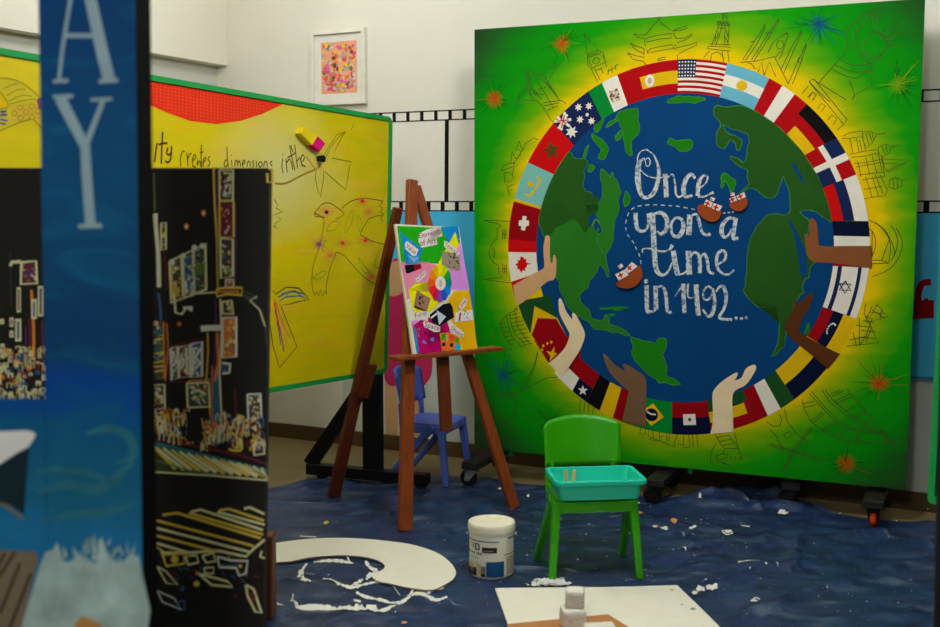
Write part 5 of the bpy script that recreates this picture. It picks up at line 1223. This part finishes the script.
for i in range(16):
    q = A4('%d,%d' % (rs.randint(235, 305), rs.randint(220, 290)))[0]; p.line([q, (q[0]+rs.uniform(-2, 2), q[1]+rs.uniform(-2, 2))], .6, TXC[rs.choice([1, 4])], 2)
p.line(A4('210,230 200,300'), 2, PTX, 2)
p.build('glued_picture', po); p = Paint(PP, base=.0025)
p.poly(A4('35,405 110,395 200,440 215,540 55,555'), mat('snap orange', (226, 104, 20), 1.4), 2)
for t, m in (('45,410 85,405 85,460 48,462', PG), ('110,415 145,410 165,440 140,470 120,450', mat('snap red', (220, 60, 20), 1.3)), ('55,480 85,485 80,510 60,515', PBK), ('120,490 150,485 145,520 125,520', PBK), ('165,440 195,440 195,480 165,480', PG), ('160,505 185,485 215,510 205,545 165,545', mat('snap cyan', (30, 160, 190), 1.3)), ('92,410 105,420 100,480 92,470', TXC[2])): p.poly(A4(t), m, 3)
p.build('glued_picture', po); p = Paint(PP, base=.0025)
for t, m in (('220,480 235,455 265,490 240,495', mat('snap violet', (110, 100, 190), 1.3)), ('285,450 320,435 325,470 300,472', mat('snap violet', (110, 100, 190), 1.3)), ('180,370 210,360 200,380', PG), ('240,400 250,385 270,420', PBK), ('185,380 200,430 196,436', TXC[2])): p.poly(A3(t), m, 2)
p.build('glued_picture', po)
# colour wheel
p = Paint(PP, base=.004); q0 = (439.5, 283)
WHC = [(236, 200, 0), (170, 200, 0), (20, 140, 40), (0, 120, 110), (10, 110, 190), (40, 70, 170), (110, 60, 150), (170, 20, 70), (210, 30, 30), (226, 80, 20), (236, 120, 10), (240, 160, 0)]
for k, c in enumerate(WHC):
    def e_(a, r_): return (q0[0]+r_*(12.5*math.cos(a)*.96+1.5*math.sin(a)*0), q0[1]+r_*20*math.sin(a)*.98)
    a0 = -math.pi/2-.25+2*math.pi*k/12; a1 = a0+2*math.pi/12; am = (a0+a1)/2
    p.poly([e_(a0, .35), e_(a0, .93), e_(am, 1.0), e_(a1, .93), e_(a1, .35)], paint('wheel colour %d' % k, c, 1.45), 0)
p.disc(440, 283.5, 5.2, PWH, 2, 20, 7); p.disc(440, 283.5, 1.6, TXC[2], 3, 10, 4)
p.build('colour_wheel', po)
# ------------------------------------------------------------------ black city board, leaning a little
cb = at_y(263.0, 640, 3.0); tp = at_y(269.5, 168, 3.2)
kz = (0-cb.z)/(tp.z-cb.z); cb = cb+(tp-cb)*kz; cb.z = 0
CB = Plane(cb, (1, 0, 0), (0, tp.y-cb.y, tp.z)); CH = (tp-cb).dot(CB.W)
cx0 = -2.15
city = thing('city_board', 'tall black board painted with neon city signs and a zebra crossing', 'painted board', CB.matrix(CB.pt(-.6, 0)))
CBK = mat('city board black', (25, 23, 18), 1.4, rough=.75, var=.15, scale=8); 
xr = (tp-cb).dot(CB.U)
bm = B(); prism(bm, [CB.pt(cx0, 0), CB.pt(0, 0), CB.pt(xr, CH), CB.pt(cx0, CH)], CB.N*-.045)
obj('panel', bm, CBK, city)
bm = B(); g0 = ground(268, 619, 0); bar(bm, V((g0.x-.02, g0.y, .008)), V((g0.x-.018, g0.y+.01, .295)), .085, .085, up=(0, 1, 0), bev=.008)
tag(obj('wooden_block', bm, mat('foot brown wood', (92, 48, 22), 1.4, rough=.5, var=.15)), 'upright brown wooden block on the tarp, just behind the edge of the city board', 'block')
CC = dict(c=mat('neon cream', (208, 200, 146), 1.5), y=mat('neon yellow', (206, 170, 60), 1.6), w=mat('neon white', (206, 206, 186), 1.5), r=mat('neon maroon', (110, 30, 40), 1.3), b=mat('neon blue', (50, 90, 130), 1.4), g=mat('neon green', (90, 120, 50), 1.3), o=mat('neon orange', (210, 120, 40), 1.4), v=mat('neon violet', (90, 40, 100), 1.3), t=mat('neon teal', (40, 110, 110), 1.3), d=mat('dim grey line', (66, 62, 52), 1.2))
CT1 = lambda t: T(150, 160, 4.477, t); CT2 = lambda t: T(150, 290, 3.3, t); CT3 = lambda t: T(140, 390, 2.643, t); CT4 = lambda t: T(0, 240, 3.8, t)
rs = random.Random(11)
def sign(p, pts, outline, fill=None, junk='', w=1.5, n=10):
    n = int(n*1.5); junk += 'c'
    """a lit sign: outlined box with scribbled colour inside"""
    if fill: p.poly(pts, CC[fill], 1)
    p.line(pts, w, CC[outline], 4, 0, True)
    if junk:
        for i in range(n):
            a, e = rs.uniform(.12, .88), rs.uniform(.08, .92)
            x = (pts[0][0]*(1-a)+pts[1][0]*a)*(1-e)+(pts[3][0]*(1-a)+pts[2][0]*a)*e; y = (pts[0][1]*(1-a)+pts[1][1]*a)*(1-e)+(pts[3][1]*(1-a)+pts[2][1]*a)*e
            r_ = rs.uniform(.8, 2.4); m = CC[rs.choice(junk)]
            if rs.random() < .5: p.poly([(x+r_*rs.uniform(.5, 1)*math.cos(k*1.05), y+r_*rs.uniform(.6, 1.4)*math.sin(k*1.05)) for k in range(6)], m, 2+i % 2)
            else: p.line([(x-r_, y-r_*rs.uniform(-1, 1)), (x+r_*.4, y+r_*rs.uniform(-1.5, 1.5)), (x+r_, y+r_)], rs.uniform(.6, 1.2), m, 3)
def citypart(name, fn):
    p = Paint(CB); p.line = (lambda f_: (lambda pts, w, *a, **k: f_(pts, [x*1.25 for x in w] if isinstance(w, list) else w*1.25, *a, **k)))(p.line); fn(p); p.build(name, city)
def f(p):
    sign(p, CT1('312,45 372,45 372,180 312,180'), 'c', 'd', 'ccrw', 1.6, 14)
    p.line(CT1('325,60 330,90 350,100 330,110 322,150'), 2.2, CC['r'], 5); p.line(CT1('335,60 360,60 360,90 335,95'), 1.5, CC['c'], 5); p.line(CT1('335,115 360,110 358,150 335,150'), 1.5, CC['w'], 5)
    sign(p, CT1('312,185 375,185 375,345 312,345'), 'y', 'r', 'vvroc', 1.6, 18)
    sign(p, CT1('315,350 372,355 372,520 318,530'), 'c', 'd', 'cybgw', 1.8, 22)
    p.line(CT1('285,40 290,200 300,350 305,580'), 1.6, CC['y'], 1); p.line(CT1('300,40 305,340 308,580'), 1.4, CC['v'], 1); p.line(CT1('380,200 385,380 378,560'), 1.2, CC['v'], 1)
    sign(p, CT1('340,535 375,535 375,575 340,575'), 'w', 'r', 'cro', 1.2, 5)
    sign(p, CT2('238,40 270,35 275,80 240,78'), 'c', 'd', 'cyw', 1.6, 6); sign(p, CT2('240,92 285,90 285,220 240,225'), 'w', 'o', 'kyyrb'.replace('k', 'd'), 1.8, 16)
    p.line(CT2('238,240 265,245 262,272 240,276'), 2, CC['w'], 4); p.poly(CT2('238,245 255,250 250,275 238,270'), CC['b'], 3)
    p.line(CT1('300,578 340,572 412,572 412,605 345,600 300,612 300,578'), 1.8, CC['y'], 5); p.line(CT1('305,590 400,588'), 1.6, CC['o'], 5); p.line(CT1('180,600 300,592'), 1.2, CC['c'], 4)
citypart('painted_signboard', f)
def f(p):
    p.line(CT1('415,590 450,600 480,627') + CT2('300,15 350,50 378,100 385,180'), 1.6, CC['d'], 2, 3)
    p.line(CT1('480,610') + CT2('330,35 362,65 380,120'), 1.0, CC['c'], 3)
    p.line(CT2('215,30 220,130 210,260 200,420 205,500'), 1.3, CC['v'], 1); p.line(CT2('232,30 236,140 230,280 236,420 232,500'), 1.4, CC['c'], 1)
    p.poly(CT2('205,260 228,260 232,510 210,515'), CC['b'], 1); p.poly(CT2('212,300 220,300 222,500 214,500'), CC['t'], 2); p.line(CT2('205,250 204,380 210,515'), 1, CC['o'], 2)
    p.line(CT2('168,128 200,125 240,125'), 4.5, CC['w'], 5); p.line(CT2('190,140 192,200 186,300 200,420'), 1, CC['y'], 1); p.line(CT2('222,140 226,240 214,300'), 2, CC['o'], 3)
citypart('painted_street_lamp', f)
def f(p):
    for a in ('88,455 250,375 252,580 95,640',):
        p.line(CT1(a), 2.0, CC['c'], 3, 0, True)
    p.line(CT1('140,435 150,610'), 1.8, CC['c'], 4); p.line(CT1('192,390 200,600'), 1.6, CC['w'], 4)
    for x, y in ((100, 460), (148, 430), (200, 392), (235, 385)): q = CT1('%d,%d' % (x, y))[0]; p.disc(q[0], q[1], 2.8, CC['w'], 5)
    sign(p, CT1('98,465 138,450 145,610 102,630'), 'y', 'd', 'ygbw', 1, 16); sign(p, CT1('150,440 190,425 198,600 155,615'), 'c', 'b', 'wcbb', 1, 14); sign(p, CT1('198,410 246,390 250,575 202,595'), 'c', 'd', 'gytb', 1, 16)
    p.line(CT1('115,540 110,600 125,610 128,570 118,575'), 2, CC['y'], 5); p.line(CT1('160,540 165,600 185,560 190,610'), 2, CC['w'], 5); p.poly(CT1('195,480 250,455 248,500 200,520'), CC['g'], 4)
    p.line(CT2('80,10 85,75 105,80 120,60 140,65'), 1.8, CC['c'], 4); p.line(CT2('110,60 140,58 135,70'), 2.5, CC['w'], 5)
    for x, y in ((240, 238), (163, 298)): q = CT1('%d,%d' % (x, y))[0]; p.disc(q[0], q[1], 2.4, CC['o'], 3, 12, 3.4); p.disc(q[0], q[1], 1.2, CC['w'], 4, 10, 2)
    q = CT2('97,112')[0]; p.disc(q[0], q[1], 3, CC['r'], 2); p.disc(q[0], q[1], 2, CC['o'], 3)
citypart('painted_banner_sign', f)
def f(p):
    sign(p, CT2('68,195 90,185 95,290 72,298'), 'w', 'd', 'wbc', 1.6, 8); sign(p, CT2('95,190 130,180 132,285 98,290'), 'c', 'r', 'wcrv', 1.4, 12); sign(p, CT2('135,180 172,170 172,285 135,288'), 'w', 'b', 'wwcb', 1.8, 12)
    p.line(CT2('60,190 178,160 182,300 65,305 60,190'), 1, CC['r'], 2)
    for a in ('72,240 80,200 86,240 76,250', '100,245 106,215 112,240 105,262 99,245', '120,190 124,280', '145,190 142,280', '150,190 165,200 150,220 166,240 150,260'): p.line(CT2(a), 1.9, CC['w'], 6)
    sign(p, CT2('122,308 195,305 198,385 125,388'), 'c', 'd', 'gwcto', 1.8, 20); p.line(CT2('125,300 200,296'), 1, CC['o'], 3); p.poly(CT2('135,330 185,325 185,360 140,365'), CC['g'], 2); p.line(CT2('135,340 160,330 185,345'), 1.6, CC['w'], 5)
citypart('painted_shop_sign', f)
def f(p):
    p.line(CT1('22,240 30,330 40,440 42,570'), 3, CC['c'], 3); p.line(CT1('30,240 36,570'), 1.6, CC['w'], 4); sign(p, CT1('50,285 72,280 72,400 52,405'), 'c', 'd', 'dy', 1.4, 5); p.line(CT1('65,410 75,580'), 1, CC['r'], 2); p.line(CT1('18,60 22,230'), .9, CC['g'], 2)
    p.line(CT2('28,10 35,60 36,100'), 2, CC['b'], 3); q = CT2('20,110')[0]; p.disc(q[0], q[1], 2.5, CC['c'], 3)
    sign(p, CT2('10,110 45,105 48,290 12,295'), 'o', 'd', 'gtgyb', 1.2, 26)
    for i in range(9): p.line(CT2('12,%d 46,%d' % (150+i*15, 145+i*15)), 1.1, CC[rs.choice('gty')], 4)
    p.line(CT2('55,110 60,190 50,300'), 1, CC['o'], 2)
    sign(p, CT2('10,315 48,312 50,390 12,395'), 'c', 'd', 'cwygr', 1.3, 20)
citypart('painted_tower_sign', f)
def f(p):      # the crowd along the pavement
    for i in range(150):
        x = rs.uniform(8, 372); y = rs.uniform(395, 500)+ (x-10)*.06
        q = CT2('%d,%d' % (x, y))[0]; h = rs.uniform(3, 9); w_ = rs.uniform(1.2, 3.2); c_ = rs.choice('ccyoywrb')
        p.line([(q[0]-w_, q[1]+h), (q[0]-w_*.8, q[1]), (q[0], q[1]-w_), (q[0]+w_*.8, q[1]), (q[0]+w_, q[1]+h)], rs.uniform(.7, 1.5), CC[c_], 2+i % 4, 2)
        if rs.random() < .4: p.disc(q[0], q[1]-1, rs.uniform(.8, 1.8), CC[rs.choice('cyobr')], 6, 8)
    sign(p, CT2('322,345 365,342 368,420 325,425'), 'w', 'd', 'cgwr', 1.6, 14); p.line(CT2('245,400 250,440 240,470'), 1.6, CC['c'], 5); p.line(CT2('280,330 285,440 300,480'), 1, CC['r'], 3); p.line(CT2('250,480 270,470 290,490 300,530 260,525'), 1.8, CC['y'], 6, 2); p.line(CT2('340,510 375,500 378,540 345,545 340,510'), 1.6, CC['c'], 6)
    p.poly(CT2('330,440 350,430 362,470 345,480'), CC['r'], 5); p.poly(CT2('335,455 350,445 355,470'), CC['c'], 6); p.poly(CT2('120,400 170,400 175,500 125,500'), CBK, 7)
citypart('painted_crowd', f)
def f(p):
    p.line(CT2('10,492 100,505 200,525 300,545 388,575'), 1.6, CC['r'], 2); p.poly(CT2('10,498 388,590 388,628 10,600'), mat('dim olive road', (60, 66, 30), 1.2), 0); p.poly(CT2('10,498 388,590 388,605 10,515'), CC['t'], 1)
    for i in range(15):
        x0_ = -10+i*27; a = T(150, 290, 3.3, '%d,%d %d,%d' % (x0_, 512+i*5.4, x0_+95, 590+i*2.5))
        q = [(max(152, min(267, a[0][0])), a[0][1]), (max(152, min(267, a[1][0])), min(a[1][1], 482))]
        if q[1][0]-q[0][0] > 4: p.line(q, [1.8, 2.8], CC['c' if i % 3 else 'y'], 3)
    p.line(CT2('10,600 200,612 388,628'), 1.3, CC['c'], 2); p.line(CT2('10,560 120,592 250,612'), 1, CC['g'], 4)
citypart('painted_zebra_crossing', f)
def f(p):
    for i, t in enumerate(('60,330 100,325 320,392', '135,322 160,316 325,370', '210,318 235,314 328,345', '275,314 290,310 330,328', '45,345 300,412', '45,365 290,428', '45,385 210,428', '45,405 130,430', '130,325 326,382', '205,322 330,356')): p.line(CT3(t), 2.0, CC['c' if i % 2 else 'y'], 3, 0)
    p.line(CT3('55,430 130,430 205,424 280,440 300,420 330,395'), 2, CC['c'], 3); p.line(CT3('45,415 70,432'), 1.4, CC['y'], 3)
    q = lambda t, c_, w_=1.8, cl=True: p.line(CT3(t), w_, CC[c_], 4, 0, cl)
    q('60,435 115,432 118,458 70,465', 'y'); q('120,440 150,436 155,455 128,462', 'c'); q('165,438 195,430 200,452 175,456', 'c'); q('205,440 240,450 285,452 280,485 262,490 255,470 210,468', 'w'); p.poly(CT3('210,460 255,462 255,472 212,470'), CC['t'], 3)
    q('155,485 230,505 245,520 190,515', 'c'); q('280,515 300,525 322,590 305,585 285,545', 'c', 2); p.poly(CT3('292,535 305,540 306,560 296,558'), CC['r'], 5); q('45,530 90,550 110,580 60,560', 'w', 1.2); q('98,560 118,558 118,580 100,582', 'b', 1.4); q('45,465 70,480 100,515 70,510', 'c', 1.2); q('170,470 195,468 195,485 172,484', 'c', 1.4)
    for x, y, c_, r_ in ((150, 512, 'y', 3), (92, 447, 'y', 4), (130, 440, 'r', 2), (152, 484, 'o', 2), (252, 545, 'r', 1.6), (112, 525, 'b', 2.4), (235, 440, 'g', 2), (265, 465, 'y', 2)): a = CT3('%d,%d' % (x, y))[0]; p.disc(a[0], a[1], r_, CC[c_], 4, 10)
    for i in range(20): a = CT3('%d,%d' % (rs.randint(50, 300), rs.randint(440, 500)))[0]; p.line([a, (a[0]+rs.uniform(2, 8), a[1]+rs.uniform(1, 6))], .8, CC[rs.choice('grbvt')], 2)
    p.line(CT3('322,425 318,440 330,445'), 1.8, CC['c'], 4)
    p.build('painted_corner_mark', city); p.bm = B(); p.mats = []
    p.line(CT1('525,60 528,100 550,100 548,40 530,40'), 1.8, CC['y'], 4)
citypart('painted_street_scene', f)
def f(p):       # tower signs left of the lettered panel
    sign(p, CT4('82,85 138,80 142,165 80,168'), 'c', 'd', 'crrc', 1.8, 10); p.line(CT4('88,105 130,100'), 3, CC['r'], 5); p.line(CT4('90,125 132,120'), 3, CC['v'], 5); p.line(CT4('88,145 130,145'), 2.5, CC['r'], 5); p.line(CT4('40,100 45,85 80,82'), 2.5, CC['c'], 4)
    p.line(CT4('40,50 42,250'), .7, CC['d'], 2)
    for x, y0_, y1_, w_ in ((72, 180, 275, 3), (70, 300, 385, 4.5), (130, 225, 300, 4), (155, 175, 290, 4), (45, 295, 330, 3), (45, 345, 370, 3), (8, 300, 320, 3), (10, 395, 450, 3)):
        p.line(CT4('%d,%d %d,%d' % (x, y0_, x, y1_)), w_, CC['c'], 3); p.line(CT4('%d,%d %d,%d' % (x, y0_+8, x, y1_-8)), w_*.4, CC[rs.choice('bdv')], 4)
    p.line(CT4('120,190 128,330 130,460'), 2, CC['o'], 2); p.line(CT4('112,300 118,460'), 1.2, CC['r'], 2); p.line(CT4('160,310 165,450'), 1.2, CC['r'], 2); p.line(CT4('98,330 100,450'), 1, CC['v'], 2)
    for i in range(190):
        q = CT4('%d,%d' % (rs.randint(-60, 200), rs.randint(400, 605)))[0]; w_ = rs.uniform(.8, 2.2); h = rs.uniform(2, 7); p.line([(q[0]-w_, q[1]+h), (q[0]-w_, q[1]), (q[0]+w_, q[1]), (q[0]+w_, q[1]+h)], rs.uniform(.8, 1.5), CC[rs.choice('ccccyrob')], 3+i % 3)
citypart('painted_skyline_sign', f)
def f(p):       # the stretch of the street behind the lettered panel
    for x, y, w_, h_ in ((60, 210, 12, 40), (84, 190, 14, 60), (108, 230, 16, 34), (130, 200, 12, 70), (62, 275, 18, 24), (90, 270, 12, 44), (112, 285, 22, 30), (66, 320, 14, 30), (96, 335, 20, 26), (128, 330, 14, 40)):
        sign(p, [(x, y), (x+w_, y-2), (x+w_, y+h_), (x, y+h_+1)], rs.choice('cwyo'), rs.choice('drb'), 'ccwyrb', 1.5, 12)
    for i in range(60):
        x, y = rs.uniform(48, 146), rs.uniform(385, 430); w_ = rs.uniform(1.2, 3); h = rs.uniform(3, 8); p.line([(x-w_, y+h), (x-w_, y), (x+w_, y), (x+w_, y+h)], rs.uniform(.8, 1.4), CC[rs.choice('ccyorw')], 3+i % 3)
citypart('painted_street_front', f)

# ------------------------------------------------------------------ lettered blue panel, close to the camera on the left
LPd = 2.2
a = at_y(41.5, 313, LPd); e = at_y(139, 313, LPd)
LP = Plane((0, LPd+.055*0, 0), (1, 0, 0), (0, .055, 1))
LP.O = V((0, LPd-.055*1.4, 0))
lpx = lambda x, y: LP.uw(x, y)
ul, ur = lpx(42.5, 250).x, lpx(139, 300).x; wtop = 2.02; wl_ = lpx(20, 399).y
lp = thing('lettered_panel', 'tall blue sea-painted panel with white capital letters A and Y, close on the left', 'painted panel', LP.matrix(LP.pt((ul+ur)/2, 0)))
sm, N, L, b = nodes_of('painted sea'); b.inputs['Roughness'].default_value = .8; b.inputs['Specular IOR Level'].default_value = .1
tc = N.new('ShaderNodeTexCoord'); sx = N.new('ShaderNodeSeparateXYZ'); L.new(tc.outputs['Object'], sx.inputs[0])
mp = N.new('ShaderNodeMapping'); mp.inputs['Scale'].default_value = (1, 1, 2.5); L.new(tc.outputs['Object'], mp.inputs['Vector'])
nz = N.new('ShaderNodeTexNoise'); nz.inputs['Scale'].default_value = 4; nz.inputs['Detail'].default_value = 4; nz.inputs['Distortion'].default_value = 1.2; L.new(mp.outputs['Vector'], nz.inputs['Vector'])
h = math_node(N, L, 'ADD', sx.outputs['Z'], math_node(N, L, 'MULTIPLY', math_node(N, L, 'SUBTRACT', nz.outputs['Fac'], .5), .35))
KS = 1.75
zof = lambda y: lpx(100, y).y
span = 2.0
c_ = ramp(N, L, math_node(N, L, 'DIVIDE', h, span), [(0, rgb((40, 120, 150), KS)), (zof(560)/span, rgb((24, 96, 140), KS)), (zof(500)/span, rgb((20, 84, 112), KS)), (zof(430)/span, rgb((12, 74, 110), KS)), (zof(395)/span, rgb((6, 56, 122), KS)), (zof(340)/span, rgb((12, 52, 88), KS)), (zof(190)/span, rgb((14, 64, 100), KS)), (zof(40)/span, rgb((12, 52, 92), KS))])
sw = math_node(N, L, 'MULTIPLY', math_node(N, L, 'MAXIMUM', math_node(N, L, 'MULTIPLY', math_node(N, L, 'SUBTRACT', nz.outputs['Fac'], .52), 6), 0), .45)
L.new(mixc(N, L, math_node(N, L, 'MINIMUM', sw, .6), c_, rgb((16, 88, 116), KS)), b.inputs['Base Color'])
PSIDE = mat('panel black edge', (5, 5, 6), .5, spec=.05, rough=.9)
bm = B(); prism(bm, [LP.pt(ul, .02), LP.pt(ur, .02), LP.pt(ur, wtop), LP.pt(ul, wtop)], LP.N*-.105, 0, 1)
obj('panel', bm, [sm, PSIDE], lp)
bm = B(); prism(bm, [LP.pt(ul-.6, .02), LP.pt(ul-.001, .02), LP.pt(ul-.001, wl_), LP.pt(ul-.6, wl_)], LP.N*-.012, 0, 0); obj('side_panel', bm, [sm], lp)
bm = B()
for u in (ul-.45, ur-.12): bar(bm, LP.pt(u, .012, .14), LP.pt(u, .012, -.3), .05, .02)
obj('base_foot', bm, BLK, lp)
LET = mat('pale blue lettering', (150, 180, 188), .95, rough=.7, var=.12)
S1 = 1.96
p = Paint(LP)
p.line(T(0, 0, S1, '155,-90 138,0 122,100 116,155'), [3.2, 3.4, 3.4, 3.2], LET, 0); p.line(T(0, 0, S1, '150,-90 178,0 200,100 214,155'), [10, 10.5, 11, 11], LET, 1); p.line(T(0, 0, S1, '130,70 188,70'), 4, LET, 2); p.line(T(0, 0, S1, '104,160 134,158'), 3.4, LET, 2); p.line(T(0, 0, S1, '194,160 232,157'), 4, LET, 2)
p.build('painted_letter', lp, 'letter A')
p = Paint(LP)
p.line(T(0, 0, S1, '118,192 140,235 166,285'), [10.5, 10, 9], LET, 0); p.line(T(0, 0, S1, '203,196 186,240 168,285'), [4.5, 5, 6], LET, 1); p.line(T(0, 0, S1, '167,275 170,340 178,442'), [8.5, 9.5, 9.5], LET, 2); p.line(T(0, 0, S1, '154,444 200,442'), 4.2, LET, 3); p.line(T(0, 0, S1, '104,190 144,188'), 3.2, LET, 3); p.line(T(0, 0, S1, '178,196 220,194'), 3.2, LET, 3)
p.build('painted_letter', lp, 'letter Y')
FO = mat('painted foam white', (136, 172, 156), 1.75, rough=.8, var=.35, scale=14)
p = Paint(LP); rs = random.Random(9)
S2 = 1.978
foam = T(0, 310, S2, '30,640 50,600 75,520 90,480 105,475 115,460 120,490 140,500 150,485 170,490 190,500 195,455 205,460 215,490 240,500 275,490 283,700 20,700')
p.poly(foam, FO, 0, 2)
for i in range(160):
    x = rs.uniform(45, 138); y = 310+(455+rs.uniform(0, 110)+abs(x-100)*.8)/S2; q = (x, y); l = rs.uniform(4, 12); a = rs.uniform(-2.0, -1.1); ex = min(138, q[0]+l*math.cos(a)*.6)
    p.line([q, (ex, q[1]+l*math.sin(a))], [rs.uniform(1.5, 3), .4], FO, 1+i % 3)
p.build('painted_foam', lp)
TEAL = mat('painted swirl teal', (30, 96, 112), 1.5, rough=.7, var=.2)
p = Paint(LP)
for t, w in (('75,360 130,345 190,355 230,330 265,300', [3, 9, 11, 8, 3]), ('170,245 215,235 255,250 262,290 230,300', [3, 8, 8, 7, 2]), ('70,320 120,315 180,325 240,345', [2, 6, 7, 3]), ('80,420 140,405 210,400 265,385', [2, 7, 8, 3])): p.line(T(0, 310, S2, t), w, TEAL, 0, 5)
p.build('painted_swirl', lp)
p = Paint(LP)
SAILW = mat('painted sail white', (206, 208, 200), 1.5, rough=.7); SAILD = mat('painted sail shade', (10, 40, 50), 1.1); DECK = mat('painted plank grey', (116, 104, 84), 1.3); DKL = mat('painted plank line', (40, 32, 26), 1.5)
p.poly(T(0, 310, S2, '-80,235 0,240 50,238 70,245 62,262 40,290 0,310 -80,330'), SAILW, 0, 3); p.poly(T(0, 310, S2, '-80,330 0,305 35,282 58,270 52,340 48,405 20,385 -80,370'), SAILD, 1); p.line(T(0, 310, S2, '-60,378 10,385 46,412'), 3, DECK, 2)
p.poly(T(0, 310, S2, '-90,470 30,476 72,478 76,490 40,640 -90,640'), DECK, 0)
for t in ('10,480 -30,560', '40,500 0,600', '62,520 15,640', '30,478 -10,540'): p.line(T(0, 310, S2, t), 2.6, DKL, 1)
p.poly(T(0, 310, S2, '148,618 165,605 200,620 200,650 150,650'), mat('painted ochre', (150, 110, 60), 2), 3)
p.build('painted_ship', lp)

# ------------------------------------------------------------------ right edge: green-rimmed whiteboard end-on, and a dark flat in front
rb = at_y(932, 480, 4.45); rt = at_y(939, 20, 4.45)
wt_, wb_ = rt.z+.35, at_y(929, 503, 4.45).z
rbm = thing('mobile_whiteboard', 'green-rimmed whiteboard seen end-on at the right edge beside the mural', 'whiteboard', Matrix.Translation(V((rb.x+.3, 4.2, 0))))
nearu = V((.62, -.785, 0)).normalized()
base = at_y(932.2, 490, 4.45); RBP = Plane(V((base.x, base.y, wb_)), nearu, (0.03, 0, 1)); 
obj('green_rim', rim_frame(RBP, -.013, 1.1, 0, wt_-wb_, .03, -.012, .012, .02), GRIM, rbm)
bm = B(); prism(bm, [RBP.pt(.012, .02, -.004), RBP.pt(1.08, .02, -.004), RBP.pt(1.08, wt_-wb_-.02, -.004), RBP.pt(.012, wt_-wb_-.02, -.004)], RBP.N*-.004); obj('board_face', bm, mat('dark board face', (14, 13, 14), .9, rough=.7), rbm)
bm = B(); s0 = RBP.pt(.25, 0, -.03); bar(bm, V((s0.x, s0.y, .05)), V((s0.x, s0.y, wb_+.3)), .05, .05); obj('post', bm, BLK, rbm)
bm = B(); bar(bm, V((s0.x, s0.y, .03))-RBP.N*.2, V((s0.x, s0.y, .03))+RBP.N*.02, .06, .05); obj('base_foot', bm, BLK, rbm)
bm = B(); s1 = RBP.pt(.95, 0, -.03); bar(bm, V((s1.x, s1.y, .05)), V((s1.x, s1.y, wb_+.3)), .05, .05); obj('post', bm, BLK, rbm)
bm = B(); bar(bm, V((s1.x, s1.y, .03))-RBP.N*.2, V((s1.x, s1.y, .03))+RBP.N*.02, .06, .05); obj('base_foot', bm, BLK, rbm)
q0, q1 = at_y(943, 600, 2.6), at_y(944.5, 205, 2.6)
bm = B(); prism(bm, [V((q0.x, 2.6, 0.0)), V((q0.x+.1, 2.6, 0.0)), V((q0.x+.1, 2.6, 1.55)), V((q1.x+.006, 2.6, 1.55))], V((0, .03, 0)))
tag(obj('dark_flat', bm, mat('matt black flat', (12, 11, 12), .9, rough=.8)), 'plain black upright flat at the far right edge, close to the camera', 'flat')

# ------------------------------------------------------------------ lights: ceiling lamps, a fill lamp added behind the camera, and weak ambient light
def lamp(x, y, z, e, r, col):
    l = bpy.data.lights.new('ceiling_and_fill_lamp', 'POINT'); l.energy = e; l.shadow_soft_size = r; l.color = col
    o = bpy.data.objects.new('ceiling_and_fill_lamp', l); o.location = (x, y, z); C.objects.link(o); return o
WARM = (.97, .985, 1.03)
for x, y, e in LAMPS: lamp(x, y, 2.95, e, .2, WARM)
w = bpy.data.worlds.new('room_air'); bpy.context.scene.world = w; w.use_nodes = True
w.node_tree.nodes['Background'].inputs[0].default_value = (.9, .95, 1, 1); w.node_tree.nodes['Background'].inputs[1].default_value = LK[0]
vs = bpy.context.scene.view_settings; vs.view_transform = 'Standard'; vs.look = 'None'; vs.gamma = 1; vs.use_curve_mapping = False; vs.exposure = LK[1]
